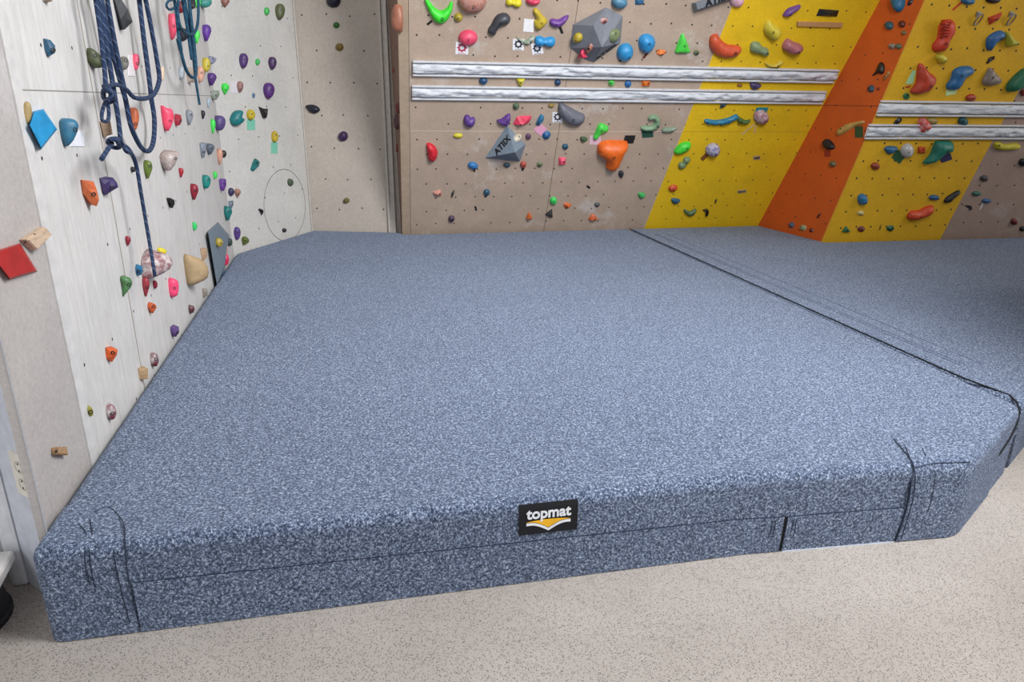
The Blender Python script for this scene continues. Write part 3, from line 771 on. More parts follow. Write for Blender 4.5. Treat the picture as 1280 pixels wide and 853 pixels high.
# grey faceted volume
GV=[(715.8,31),(757.4,9),(778.5,20),(775.5,54),(742,78.5),(731,74.5),(712.5,60)]
gv,M,Mi,bs,pk=volume('B',GV,[(741.7,32,.16),(752.3,59,.19)],[(0,7,1),(1,7,8,3,2),(3,8,4),(4,8,5),(5,8,7,6),(6,7,0)],simple('grey textured volume','74777e',.7),'big grey faceted volume with holds on it on the back wall')
def on_vol(pts3,p):   # picture point onto a volume facet
    a,b,c=pts3; n=(b-a).cross(c-a).normalized(); return hitp(p,a,n),n
def HV(tri,x,y,w,h,shape,col,label,**k):
    P3,n=on_vol(tri,(x,y)); 
    if n.dot(PB.N)<0: n=-n
    PLN['v']=Plane(P3,n); pl=PLN['v']
    q=[pl.hit((x+a*w/2,y+c*h/2)) for a,c in US[shape]]; Pc=sum(q,Vector())/len(q); _seed[0]+=1
    s=fwd(Pc)/F; bm,pk_=inflate([pl.uv(t)-pl.uv(Pc) for t in q],.5*min(w,h)*s,shape in FACET,_seed[0])
    o=from_bm('climbing_hold',bm,plastic(col,.45,k.get('worn',0)),mw=pl.mat(Pc),smooth=shape not in FACET); tm(o,label,'climbing hold','climbing holds bolted to the volumes')
    bolt(o,pk_[0],pk_[1],pk_[2]*.98,.010); return o
fL=(bs[0],pk[0],pk[1]); fR=(bs[1],pk[0],pk[1])
fL=(bs[6],pk[0],pk[1])
HV(fL,722.5,47,12,12,'round','b9a233','small mustard knob on the dark side of the grey volume')
HV(fL,737,60.5,10,13,'kite','a9705c','brown knuckle hold on the dark side of the grey volume')
HV(fL,728,67,12,10,'tri','d23355','small crimson hold low on the grey volume')
HV(fR,755,26,9,9,'gem','a25a52','small red and white hold on the light side of the grey volume',worn=.6)
HV(fR,766,44,15,19,'egg','75825a','olive pear hold on the light side of the grey volume')
n_=(bs[4]-pk[1]).cross(bs[3]-pk[1]).normalized(); n_ = n_ if n_.dot(PB.N)>0 else -n_
p0,_=on_vol((bs[3],bs[4],pk[1]),(757,65)); facetext(gv,Mi,p0,bs[3]-bs[4],(bs[3]-bs[4]).cross(n_)*-1,n_,'ATIIX',.085)
H('B',774,2,20,17,'round','4e7d97','slate blue dome at the top edge above the grey volume',d=10,b=False)
H('B',799,2,12,8,'box','2d5f86','small dark blue block at the top edge, right of the slate dome',b=False)
tape('B',(777,70),(775,77),3,'161616','black tape end under the left bright blue egg')
H('B',781,65,20,23,'round','2f8cc0','left bright blue egg hold beside the grey volume',rot=25,d=10)
tape('B',(811,64),(804,73),2.6,'5c1f1c','dark red tape under the right bright blue dome')
H('B',808,54,22,24,'egg','2f8cc4','right bright blue dome hold over dark red tape',rot=10,d=10)
H('B',826.5,65.5,14,8,'wedge','e2772e','small orange chip right of the blue domes',facet=True)
H('B',853,54,19,24,'tri','4fd84a','bright green triangular hold on the tan wall',d=6)
H('B',870.5,66,8,7,'gem','5f6a4b','small olive chip between green triangle and red boomerang')
H('B',906,57,0,0,'','c9512f','big orange red boomerang hold at the yellow edge',poly=[(886,50),(889,44),(896,42),(901,49),(909,55),(919,56),(926,59),(923.5,66),(915,71),(903,72),(893,67),(887,59)],d=9)
sv,M,Mi,bs2,pk2=volume('B',[(864.5,4),(868,16),(914,1),(948,-12),(940,-26),(905,-9)],[(870,4,.07),(872,12,.07),(912,-2,.07),(942,-14,.07),(938,-21,.07),(906,-6,.07)],
 [(0,1,7,6),(1,2,8,7),(2,3,9,8),(3,4,10,9),(4,5,11,10),(5,0,6,11),(6,7,8,11),(11,8,9,10)],simple('grey plank volume','7c8288',.6),'long grey plank shaped volume at the top edge of the back wall')
pa,pb_=pk2[1],pk2[2]; facetext(sv,Mi,PB.hit((897,-.3),.071),pb_-pa,PB.N.cross(pb_-pa),PB.N,'ATIIX',.085)
H('B',920.5,0,18,18,'round','d8a4b4','pale pink round hold right of the grey plank volume',d=8,worn=.3,b=False)
H('B',965,38,0,0,'','cdb93a','worn yellow pear hold on the yellow wall',poly=[(954,33),(957,26),(962,24),(967,30),(973,33),(976,39),(973,46),(965,50.5),(958,45),(954,39)],d=10)
H('B',948,61,0,0,'','7f9069','grey green double knob hold right of the red boomerang',poly=[(937,60),(939,53),(945,51.5),(950,54),(953,58),(959,60),(960.5,66),(956,69.5),(949,67),(943,66),(938,64)],d=8)
H('B',990,57.5,0,0,'','a9666a','dusty pink blunt hold right of the grey green double knob',poly=[(977,58),(981,50),(985,48),(992,52),(1001,55),(1003,60),(998,64),(990,67),(981,64)],d=11)
H('B',967,79.5,0,0,'','c8b03c','pale yellow smile shaped hold just above the upper rail',poly=[(956,77),(961,79),(968,80),(974,76),(978,75),(977,79),(970,84),(961,83),(957,81)],d=5)
H('B',989,13,22,15,'horn','6a4183','purple ridged horn hold on the upper yellow wall',d=7)
H('B',1034,15.5,0,0,'','17171a','black flat campus block on the upper yellow wall',poly=[(1020,20),(1024,11),(1049,13),(1046,21)],d=6,facet=True)
bt=tagcard('B',1025,31,56,5.5,'b98a5a','thin wooden batten under the black campus block',rot=1.5,th=.02,name='wooden_batten',cat='batten',grp='loose wooden pieces on the walls')
# ---- between the rails
H('B',604,101,11,9,'oval','1f4a70','small dark blue hold between the rails, the leftmost',b=False)
H('B',650.5,102.5,11,11,'tri','cfc22a','small yellow hold between the rails',rot=180,b=True)
H('B',697,103,8,8,'round','1d4468','small round navy hold between the rails, right of the yellow one')
H('B',764,103.3,8,8,'round','58c955','small green hold between the rails')
H('B',785,105,9,10,'gem','2668a3','small blue faceted hold between the rails, beside the orange one')
H('B',807,103.5,12,9,'box','e0701f','small orange block between the rails')
H('B',924.5,106.5,7,4.5,'oval','8a5a24','tiny brown hold between the rails on yellow',b=False)
H('B',944,107,14,9,'wedge','4b4068','purple grey hold between the rails on yellow')
# ---- below the rails, tan
H('B',645,133,9,9,'gem','53684c','small dark green hold just under the lower rail')
H('B',689,132,8,5,'oval','8f7635','tiny tan hold just under the lower rail beside the grey crescent',b=False)
H('B',586.5,151,15,17,'bean','5c3a85','purple knobbly hold under the left end of the rails',d=7)
H('B',630,149.5,0,0,'','5f3b86','purple fin hold at the tip of the grey pyramid',poly=[(621,150),(627,148),(633,143),(637.5,142),(638,149),(635,156),(630,157),(624,154)],d=7)
H('B',653,151,0,0,'','e0405c','pinkish red brick shaped hold under the rails',poly=[(641,155),(646,146),(650,145),(664,144.5),(664,149),(660,155),(646,157)],facet=True,d=8)
H('B',675,150,12,16,'kite','2a6c92','blue kite shaped hold above the pink tag')
tagcard('B',675.5,162,12,12,'e3a2bb','square pink tag between two blue holds',rot=42)
H('B',683,169,11,11,'gem','1f5c8f','small blue faceted hold under the pink tag')
tagcard('B',697,147,13,13,'e4e3e5','white emblem tag left of the big grey crescent',rot=1,gear='3a3a44')
H('B',712,143,0,0,'','6a6b74','big dark grey crescent hold under the lower rail',poly=[(698,130),(702,128),(709.5,132),(720,138),(730,143),(730,150),(723,156.5),(711.5,155),(702.5,149),(697.5,140)],d=10)
H('B',572.5,169.5,12,6,'oval','cfc02b','small flat yellow hold left of the grey pyramid',b=False)
H('B',539,189.5,0,0,'','cf2230','bright red ridged hold at the left of the tan wall',poly=[(533,180),(537,178.5),(543,182),(547,189),(546,196),(542,201),(536,200),(534,191)],d=8)
H('B',591,207,13,9,'oval','2c72ad','blue oval hold left below the grey pyramid',rot=15)
tape('B',(592.5,211),(593,215),2.5,'3c1518','dark tape under the blue oval hold')
H('B',633.5,206.3,9,6,'oval','33495a','slate hold right under the grey pyramid')
H('B',654,205.5,8,8,'round','b04b3f','small brick red hold right below the grey pyramid')
tape('B',(655,209),(652.5,213.5),2.6,'1b1414','dark tape under the small brick red hold')
H('B',674.5,206,8,7,'gem','62704e','small olive hold in the row under the pyramid')
H('B',660.3,170.5,7,7,'round','5d3d58','small plum knob right of the grey pyramid',b=False)
H('B',706.5,183,8,7,'round','29566f','small teal blue knob above the pink ring hold')
H('B',702.5,201.3,10,10,'box','e44a68','square pink hold on the tan wall centre')
H('B',729.7,174,9,7,'wedge','3f5537','small dark green hold left of the green lizard',b=False)
tagcard('B',744,175.5,14,11,'e0b9c2','pale pink tag behind the green leaf hold',rot=3)
H('B',750,163,0,0,'','4cd04a','bright green leaf hold over the pale pink tag',poly=[(749.5,154),(760,158),(759,164),(752,166.5),(746.7,173.5),(741,172.5),(743.7,165.5)],d=6)
H('B',764,192,0,0,'','ea6a1c','big orange tooth shaped hold low on the tan wall',poly=[(746.5,183),(750,177.6),(761,175),(773,175.5),(783,176),(784.3,182),(778,195),(771,209),(763,212),(757,209),(758,201),(752,196),(746.7,191)],d=15)
tagcard('B',786.5,174.5,13,10,'121212','black tag right of the big orange hold',skew=-1.5)
H('B',814,155,0,0,'','7d9a78','grey green hook shaped hold over a dark green tag',poly=[(801,158),(808,157),(814,156),(818,152),(816,149),(811,149.5),(810,146),(817,143),(824,146.5),(825,154),(820,161),(811,163.5),(802,162)],d=6)
tagcard('B',809.5,167,14,10,'1d4a3a','dark green tag under the grey green hook',rot=-4)
H('B',836,162,19,8,'bean','7b9179','grey green bean hold near the yellow edge',rot=-12,worn=.2)
H('B',776.2,217.5,7,9,'egg','2c3038','small charcoal hold below the big orange hold')
tape('B',(733.5,232.5),(737.5,235.5),2.6,'141414','short black tape left below the charcoal hold')
H('B',746.3,256,7,6,'gem','3b4448','tiny slate hold low on the tan wall',b=False)
H('B',802,244,9,7,'wedge','3fae58','small green chip near the bottom of the yellow edge',b=False)
H('B',741,271,13,8,'tri','cf6438','orange wedge hold at the foot of the tan wall',facet=True,d=5)
H('B',709,257,10,8,'wedge','d2642c','orange chip right of the small bright green knob',facet=True)
H('B',691.7,250.7,9,9,'round','46cf5e','small bright green knob low on the tan wall')
H('B',687,266.5,0,0,'','26282b','black triangular hold low on the tan wall',poly=[(681,268),(690,261),(691,272),(689,272.5)],facet=True,d=5)
H('B',661.3,269.3,8,8,'tri','d3682f','small orange cone low on the tan wall, left of the black triangle',b=False)
H('B',564.3,273.3,8,8,'round','4b3a4e','small plum knob at the foot of the tan wall')
H('B',547,240,0,0,'','cf8f7e','salmon wedge hold low at the left of the tan wall',poly=[(540.5,240),(551,236.5),(552.5,244.5),(545,244)],facet=True,d=5)
H('B',566,242,6,8,'horn','3c3f39','thin dark hook right of the salmon wedge',b=False,rot=-15)
H('B',608.3,240.3,8,8,'round','2c566d','small blue grey knob above a dark tape end')
tape('B',(608,243),(606.5,247),2.2,'1b2730','dark tape end under the blue grey knob')
tape('B',(594,258),(595.5,263.5),2.4,'131313','short black tape low in the middle of the tan wall')
# grey pyramid
pv,M,Mi,bs,pk=volume('B',[(634,156.5),(657,180.5),(650,202),(606.3,197.5)],[(643.5,190.5,.20)],[(0,4,1),(1,4,2),(2,4,3),(3,4,0)],simple('blue grey volume','788591',.7),'blue grey pyramid volume with a black printed logo')
nf=(bs[0]-bs[3]).cross(pk[0]-bs[3]).normalized(); nf = nf if nf.dot(PB.N)>0 else -nf
p0,_=on_vol((bs[0],bs[3],pk[0]),(628,182)); ax_=(bs[0]-bs[3]).normalized()*-1
q1,_=on_vol((bs[0],bs[3],pk[0]),(622,189)); q0,_=on_vol((bs[0],bs[3],pk[0]),(633,176)); facetext(pv,Mi,p0,q0-q1,nf.cross(q0-q1),nf,'ATIIX',.085)
HV((bs[0],bs[1],pk[0]),646.5,173,9,10,'egg','d9cdb8','small ivory hold on the right face of the pyramid')
# ---- yellow, below the rails
H('B',905,131,0,0,'','2f4a56','slate wedge hold tucked under the lower rail on yellow',poly=[(901,129),(909,129),(907,133),(902,134),(899,136.5)],d=5,facet=True)
H('B',901,151,0,0,'','1f7393','long blue banana hold on the yellow wall',poly=[(880,151),(883,148.5),(895,150),(910,147),(920,142.5),(922,147),(912,153),(898,156),(884,155)],d=6)
H('B',929,149,0,0,'','4f6e3a','olive green horn hold touching the blue banana',poly=[(921,144),(926,147),(932,150),(938,149),(934,154),(927,154.5),(921,151)],d=5)
tagcard('B',952,138,15,7,'1f7f86','teal tag above the worn red ring hold',skew=-1.5)
H('B',951,146,19,18,'round','93485a','worn red and white ring hold on the yellow wall',d=8,worn=.8)
tape('B',(943,155.5),(927,168.5),2,'cfae70','long pale stick pointing down left from the worn red hold',cat='stick')
tape('B',(945,156),(943,167),2,'cfa770','short pale stick pointing down from the worn red hold',cat='stick')
tape('B',(884,193),(877,200),5,'7b4a15','brown tape left below the purple and white ball')
H('B',890.5,187,19,16,'oval','6a6699','purple and white streaked ball hold on yellow',rot=-20,d=9,worn=.8)
H('B',852.5,184.5,0,0,'','45cf35','bright green mitten hold at the yellow edge',poly=[(842,190),(845,184),(851,179),(858,177),(863,178),(862,185),(855,190),(847,192)],d=7)
H('B',855.5,204,0,0,'','73885f','grey green double pad hold under the green mitten',poly=[(847.5,208),(849,203),(853,202),(855,197),(861,196),(862.5,200),(859,204),(856,209),(850,211)],d=5)
H('B',841,235,12,8,'round','c64f28','red orange ring hold near the bottom of the yellow wall',rot=-15)
H('B',844.5,251,11,7,'wedge','2b5a72','blue grey hold under the red orange ring')
H('B',862.5,265,0,0,'','536b42','dark green boomerang hold at the foot of the yellow wall',poly=[(855,261),(862,264),(869,260.5),(870,264),(865,269),(860,269.5),(855,265)],d=4)
H('B',882,264.5,0,0,'','1b1a15','small black hook hold at the foot of the yellow wall',poly=[(878,263),(883,261),(886,264),(884,270),(881,269.5),(882,265)],d=3)
H('B',894.5,251.5,3,6,'horn','26231c','tiny metal clip near the foot of the yellow wall',b=False,d=2,name='metal_clip',cat='clip',grp='metal clips on the walls')
t1=tagcard('B',946,197.5,9,5,'a98f6a','small faded strip of tape with letters on the yellow wall',rot=-6,name='tape_strip',cat='tape',grp=TG)
t2=tagcard('B',927.5,239.5,11,4,'b09a72','lower faded strip of tape with letters on the yellow wall',rot=-6,name='tape_strip',cat='tape',grp=TG)
for t,s_,p_ in ((t1,'AMP',(946,197.8)),(t2,'RIGHT',(927.5,240))):
    a_,b_=PB.hit(p_,.0035),PB.hit((p_[0]+4,p_[1]-.35),.0035); facetext(t,t.matrix_world.inverted(),a_-PB.N*.002,b_-a_,PB.N.cross(b_-a_),PB.N,s_,.032,'2a2118')
# ---- orange wall
H('O',1123.5,4,17,23,'egg','1f6486','big blue dome hold at the top of the orange wall',d=9)
H('O',1138,3,8,9,'kite','30202c','dark plum hold at the top of the orange wall')
H('O',1112,32,10,11,'round','2b5560','dark teal knob high on the orange wall')
H('O',1128,30,8,9,'round','5a2018','dark red knob right of the dark teal one on orange')
H('O',1130,41,7,6,'gem','76643c','tiny olive grey chip on the orange wall',b=False)
H('O',1115,58,9,8,'gem','7a6a5c','small worn grey hold on the orange wall',b=False,worn=.4)
H('O',1123.5,58,8,7,'round','5c6a55','small green grey hold right beside the worn grey one on orange',b=False)
H('O',1098,87,0,0,'','241612','black club shaped hold on the orange wall',poly=[(1091,94),(1096,89),(1099,81),(1102,77.5),(1105.5,81),(1106,88),(1103,93),(1098,91.5),(1092,95)],d=5)
H('O',1109,95,0,0,'','a5773f','thin tan hold right of the black club hold',poly=[(1104,101),(1108,94),(1112,89),(1113,92),(1109,98)],d=3)
H('O',1089,111,9,10,'gem','34485a','slate knob under the black club hold')
H('O',1098.3,111,4,4,'round','8c2a12','tiny red knob beside the slate knob on orange',b=False)
H('O',1063,160,0,0,'','c19a52','tan banana hold low on the orange wall',poly=[(1047,166.5),(1049,161),(1059,155),(1071,152),(1080,151),(1079.5,155),(1069,158.5),(1058,165.5),(1049,170)],d=5)
tagcard('O',1073.5,165,10,14,'2f4a22','dark green tag under the tan banana hold')
H('O',1037,181,0,0,'','1c1a1e','black rounded hold on the lower orange wall',poly=[(1031,175),(1036,174),(1041,178),(1044,184),(1041,187),(1034,187),(1030,183)],d=6)
tagcard('O',1034,192,7,8,'8f2a10','dark red tag under the black rounded hold')
H('O',1041.5,205,8,8,'round','6a6240','small olive knob on the lower orange wall')
H('O',989.5,281.5,7,8,'gem','4a5570','small slate blue hold at the foot of the orange wall')
H('O',1004,285,9,8,'gem','90976a','small pale green hold at the foot of the orange wall',worn=.3)
H('O',1014.3,288,5,5,'box','5a130c','tiny dark red block at the foot of the orange wall',b=False)
H('O',1024,269.5,4,7,'horn','5a2510','small metal clip low on the orange wall',b=False,name='metal_clip',cat='clip',grp='metal clips on the walls')
# ---- right wall, upper yellow
H('Y',1209,1,17,11,'bean','24628d','blue hold at the top frame edge over a red tape line',b=False)
tape('Y',(1202,3),(1191,12.5),2.2,'b8320f','red tape line from the top blue hold')
H('Y',1241,0,18,9,'oval','241417','black hold at the top frame edge',b=False)
for x_,lb in ((1220,'left metal hanger near the top of the right wall'),(1261,'right metal hanger near the top of the right wall')):
    pc=PY.hit((x_,24)); M=PY.mat(pc); bm=bmesh.new()
    ring=[Vector((math.cos(t*.5236)*.022,-.0+math.sin(t*.5236)*.045,.03+.02*math.sin(t*.5236))) for t in range(13)]
    add_tube(bm,ring,.006,7); add_box(bm,(-.02,.02,-.001),(.02,.06,.008)); 
    o=from_bm('metal_hanger',bm,plastic('a9a49c',.3,0,.9),mw=M); tm(o,lb,'hanger','metal hangers on the right wall')
    bolt(o,0,.04,.012,.011,'8a8680')
H('Y',1243,23,0,0,'','b63a1c','brick red triangular chip between the two metal hangers',poly=[(1234.5,22),(1252,15),(1252,19),(1246,26),(1236,31.5)],facet=True,d=6)
H('Y',1178,45,0,0,'','c23a1e','long ridged red hold on the right yellow wall',poly=[(1184,24),(1190,25),(1192,33),(1190,43),(1185,49),(1183.5,57),(1176,64.5),(1166,64),(1165,56),(1171,47),(1173,33),(1178,26)],d=11)
rh=[o for o in C.objects if o.get('label')=='long ridged red hold on the right yellow wall'][0]; Mi_=rh.matrix_world.inverted(); bm=bmesh.new()
for k_ in range(6):
    a_=(1175+k_*.4,47-k_*4.2); c_=(1189.5+k_*.35,45-k_*3.0)
    pts_=[Mi_@PY.hit((a_[0]+(c_[0]-a_[0])*t,a_[1]+(c_[1]-a_[1])*t-2*math.sin(t*3.14)),-.004+.086*math.sin(.12+t*2.9)**.7) for t in [q/8 for q in range(9)]]
    add_tube(bm,pts_,.006,7)
from_bm('ridges',bm,plastic('b8341a',.45),parent=rh,smooth=True)
H('Y',1175,73,13,13,'egg','c2b336','yellow barrel knob under the long ridged red hold',d=9)
H('Y',1243,49,0,0,'','2c5f92','blue foot shaped hold touching a yellow green one',poly=[(1232,52),(1236,44),(1248,38),(1255,40),(1255.5,46),(1249,51),(1243,55),(1238,63),(1233,62)],d=7)
H('Y',1263,50,0,0,'','b0aa30','yellow green cone hold right of the blue foot hold',poly=[(1255,42),(1258,39),(1264,46),(1271,52),(1266,57),(1257,58),(1255,50)],d=9)
H('Y',1238,75,0,0,'','24100f','dark flat hold right of centre on the right wall',poly=[(1232.5,79),(1236,72),(1244,69.5),(1241,75),(1234,80)],d=4,facet=True)
H('Y',1154,98,0,0,'','b23c20','big brick red three cornered hold beside a mint tag',poly=[(1147,81),(1150,79),(1154,81),(1160,89),(1168,95.5),(1166.5,104),(1158,115),(1144,117.5),(1137,114),(1144,103.5),(1145.5,91)],d=11)
tagcard('Y',1138.5,97,1,1,'a6cf9a','mint tag left of the big brick red hold',poly=[(1141,88),(1145,88.5),(1141,105),(1132,105)])
tape('Y',(1138,108),(1132,109.5),2,'a2200f','red tape end under the mint tag')
H('Y',1133,120.5,9,9,'gem','2c6a3c','small green hold just above the upper right rail')
tagcard('Y',1190,116,1,1,'bfd89a','pale green tag under the blue boot hold',poly=[(1183,113),(1197,110.5),(1195,117.5),(1182,120)])
H('Y',1199,97,0,0,'','23618f','blue boot shaped hold over a pale green tag',poly=[(1182.5,106),(1188,98),(1191,88),(1200,83),(1212,82.5),(1216,87),(1213,93),(1205,98),(1200,107),(1194,112.5),(1184,112)],d=9)
H('Y',1238,96,0,0,'','807064','grey pyramid shaped hold on the right yellow wall',poly=[(1237,84),(1243,90),(1249,97),(1248,103),(1240,107),(1230,106.5),(1227,103),(1231,93)],d=9,worn=.3)
H('Y',1270,102,0,0,'','1f6a48','big dark green hold cut by the right frame edge',poly=[(1257,109),(1262,100),(1272,90),(1280,85),(1290,88),(1290,104),(1275,111),(1260,115)],d=12)
H('Y',1278.5,116,7,8,'round','7c1d14','dark red knob at the right frame edge above the rail',b=False)
H('Y',1213,122,13,9,'oval','a8391c','flat brick red hold just above the upper right rail',rot=-12)
H('Y',1122.5,151,12,10,'kite','17140f','black diamond hold between the right rails')
H('Y',1153,155,0,0,'','c5321f','red patterned cone hold over the lower right rail',poly=[(1147,164),(1147.5,150),(1155,147),(1161,153),(1162,158),(1151,165)],d=10,worn=.5)
H('Y',1164,151,15,9,'oval','9a8440','tan ring hold between the right rails beside the red cone',d=5)
H('Y',1203,151.5,12,11,'round','1f5358','dark teal knob between the right rails')
H('Y',1113.5,187,16,10,'wedge','235d85','blue oval hold under the right rails, the leftmost',rot=-10)
tagcard('Y',1123.5,196,13,13,'24502c','dark green tag under the glassy white hold',rot=38)
H('Y',1133,188,15,19,'oval','b8b4ae','glassy white oval hold under the right rails',rot=25,d=8,rough=.15)
H('Y',1151.5,187.5,10,9,'box','b8401a','small orange red block right of the glassy white hold')
H('Y',1175,189,0,0,'','1e6f5c','big teal green horn hold under the right rails',poly=[(1167,180),(1171,176),(1188,176),(1189,184),(1187,190),(1178,192),(1169,200),(1160,204),(1153,203.5),(1162,193)],d=12)
tagcard('Y',1182,196,14,12,'2a2a50','navy tag below the teal green horn hold',rot=-20)
H('Y',1258,183,0,0,'','bcae22','yellow banana hold at the tan and yellow border on the right',poly=[(1242,179),(1247,177),(1256,180),(1270,178.5),(1274.5,182),(1271,186),(1258,188),(1246,187),(1242,184)],d=6)
H('Y',1093.5,207.5,11,9,'round','8f3a1a','small rust red knob left of the lower right yellow wall')
H('Y',1077,249,12,14,'egg','2a6a92','blue egg hold low beside the orange wall',rot=20,d=8)
H('Y',1076,266.5,9,7,'gem','bca75a','small tan chip under the blue egg hold',worn=.3,b=False)
H('Y',1057.5,286.5,10,7,'tri','23603a','dark green hold at the foot, nearest the orange wall')
H('Y',1076.5,286.5,10,8,'gem','6a2c20','dark red chip between two dark green ones at the foot')
H('Y',1113,285.5,10,8,'gem','1f5a3c','dark green hold at the foot, right of the dark red chip')
H('Y',1100.5,284,3,8,'horn','8f6b18','thin brass clip at the foot of the right yellow wall',b=False,name='metal_clip',cat='clip',grp='metal clips on the walls')
H('Y',1167,247,13,7,'oval','27577c','blue flat hold left of the black horn')
H('Y',1190,245,0,0,'','1b1712','black horn hold rising right on the lower yellow wall',poly=[(1179.5,253),(1182,247),(1190,241.5),(1198,237.5),(1199.5,241),(1193,246),(1186,253)],d=5)
H('Y',1150,266,0,0,'','c4431d','orange red sausage hold low on the right yellow wall',poly=[(1133,271),(1138,263.5),(1148,262.5),(1157,258),(1165,256.5),(1165,263),(1160,268.5),(1148,273.5),(1137,275)],d=8)
H('Y',1278,203,10,10,'oval','15100f','black knob at the right frame edge on pinkish board',b=False)
H('Y',1230,223,11,9,'gem','4a403e','dark grey knuckle hold on the pinkish board',b=False)
H('Y',1220,242,11,6,'oval','2c5f4c','small dark green oval on the pinkish board')
H('Y',1232.5,251,11,6,'oval','27577f','small blue hold with white tape on the pinkish board')
tape('Y',(1229,254),(1225,262),1.8,'c9c4bd','white tape under the small blue hold on pinkish board')
H('Y',1210,260,11,7,'fang','17120f','black chip low on the pinkish board',facet=True,b=False)
H('Y',1267,277,8,8,'round','70241e','dark red knob low on the pinkish board')
H('Y',1278,286,8,7,'gem','161312','black chip at the right frame edge by the mat',b=False)
# ---- recess
H('R',417,1,18,18,'oval','1c1c30','navy round hold at the top of the recess',rot=-25,d=8)
H('R',420.5,31.5,8,8,'round','2c6a2c','small green ring knob high in the recess')
H('R',424.5,59,10,10,'round','80682a','mustard knob in the recess under the green one')
H('R',391,136,0,0,'','1a1a2c','navy leaf shaped hold in the recess',poly=[(382,133),(386,131),(392,131),(398,134),(400,138),(395,142),(388,141)],d=5)
H('R',429,170.5,12,13,'round','3d2550','dark purple oval hold in the recess',rot=20)
H('R',433,251,8,7,'oval','6b6230','small olive hold low in the recess',rot=-20)
# ---- brown side of the overhanging wall
H('S',496,22,14,34,'round','a0644c','large salmon ball hold on the brown side, cut by the wall edge',b=False)
H('S',487,40,8,16,'tear','7a2f20','rust red hold left of the salmon ball',b=False)
H('S',497,57,5,9,'box','7a2416','small red block on the brown side below the ball',b=False)
H('S',493,88,6,7,'round','7e3018','small rust knob halfway up the brown side',b=False)
H('S',498,135,7,14,'round','6a1f20','dark red round hold on the brown side',b=False)
H('S',496,152,9,20,'round','5c3a3a','dim plum hold on the brown side',b=False)
H('S',497,185,5,10,'box','74301a','rust block low on the brown side',b=False)
H('S',496,232,6,10,'tear','63291c','lowest rust red hold on the brown side',b=False)
# ---- angled white wall
H('A',333.5,14,7,10,'round','3fae50','small green knob at the top of the angled wall')
H('A',350,14.5,13,20,'egg','5c6240','olive hold at the top of the angled wall')
H('A',281.5,3,11,12,'tear','8f5f52','brown hold at the top edge of the angled wall',b=False)
H('A',304.5,76,12,19,'egg','523470','left purple egg hold high on the angled wall')
H('A',322,77.5,6,8,'round','3fb257','small green knob between two purple holds')
H('A',340.5,79,11,16,'egg','482c58','right purple egg hold high on the angled wall')
H('A',336,113.5,15,20,'egg','582c74','big purple oval hold in the middle of the angled wall')
H('A',281.5,111,10,14,'tear','3fe04c','bright green triangular hold on the angled wall')
tagcard('A',294,109,9,14,'dcd8da','white tag behind the brown pebble hold')
H('A',300,108.5,9,14,'egg','98706a','brown pebble hold on a white tag')
H('A',317,119.5,4,7,'gem','56748c','tiny blue chip left of the big purple oval',b=False)
H('A',296.5,148,17,23,'bean','17797c','big teal double lobed hold on the angled wall',rot=55)
tagcard('A',314,156,10,13,'7ec6aa','mint tag under the upper yellow ring hold')
H('A',313.5,143.5,11,13,'round','c5ae28','upper yellow ring hold over a mint tag')
H('A',329,141,0,0,'','1f1d20','black angular branch hold on the angled wall',poly=[(323,133),(330,136),(335,136),(334.5,143),(333,148),(329,146)],facet=True,d=4)
tagcard('A',343,185,8,14,'7ec6aa','mint tag under the lower yellow ring hold')
H('A',343.5,171,9,14,'round','bfa42a','lower yellow ring hold over a mint tag')
H('A',319,206.5,13,16,'kite','15706e','teal block hold above the pencil circle')
H('A',363,228,8,9,'oval','4c5a46','small dark green hold inside the pencil circle',rot=-25)
H('A',326,265,7,8,'fang','1c1c22','small black chip left of the pencil circle')
H('A',355.5,288,6,5,'gem','15151a','tiny black chip inside the pencil circle foot',b=False)
H('A',296.5,292,9,16,'egg','553a80','purple half disc hold low at the bend of the wall')
H('A',306,301.5,10,11,'tear','5a6a2c','olive hold low beside the mat, right of the purple half disc',rot=30)
H('A',289,240,8,10,'round','37345a','navy knob beside the small salmon hold')
H('A',297,241.5,8,11,'tear','a97a68','small salmon hold right of the navy knob')
# ---- bend and left wall
H('L',265,99,11,16,'tear','55337a','plum curved hold at the bend under the yellow cup')
H('L',269,119,11,12,'shield','8d9688','grey green block at the bend of the wall')
H('L',258,81,10,18,'round','c9b53c','yellow cup hold at the bend of the wall')
H('L',265,75,10,10,'wedge','8d8fa2','lilac grey block behind the yellow cup')
H('L',269,82,7,9,'kite','27233a','dark navy chip right of the yellow cup',b=False)
H('L',258.5,41,11,21,'tear','66399a','purple teardrop high at the bend of the wall')
H('L',261,12,7,17,'tear','17171c','black teardrop beside the teal dome at the top',b=False)
H('L',257,3,15,13,'round','3f8f84','teal dome at the top edge by the bend',b=False)
H('L',247,3,8,12,'round','4ddc58','bright green hold at the top edge left of the teal dome',b=False)
H('L',240.5,5,9,14,'gem','26262b','black hold at the top edge behind the teal rope',b=False)
H('L',226,9,12,16,'gem','7c1e2c','dark red hold at the top edge behind the teal rope',b=False)
H('L',251,93,9,20,'egg','d8a48c','salmon hold right of the teal rope end')
H('L',239,94,13,20,'box','a59484','worn wooden block behind the teal rope',b=False)
H('L',227,91,8,16,'oval','a9b0b5','pale metal ring left of the teal rope loop',b=False)
H('L',246.5,46,7,17,'tear','54e05a','fluorescent green hold behind the teal rope',b=False)
H('L',229.5,43,15,17,'wedge','2b2c36','charcoal hold behind the teal rope')
H('L',216,33,11,33,'egg','ef5470','long pink hold left of the teal rope')
H('L',275,154,14,19,'egg','5a4a80','purple half dome at the bend with green beside it')
H('L',266.5,158,6,18,'tear','45df56','slim fluorescent green hold left of the purple half dome')
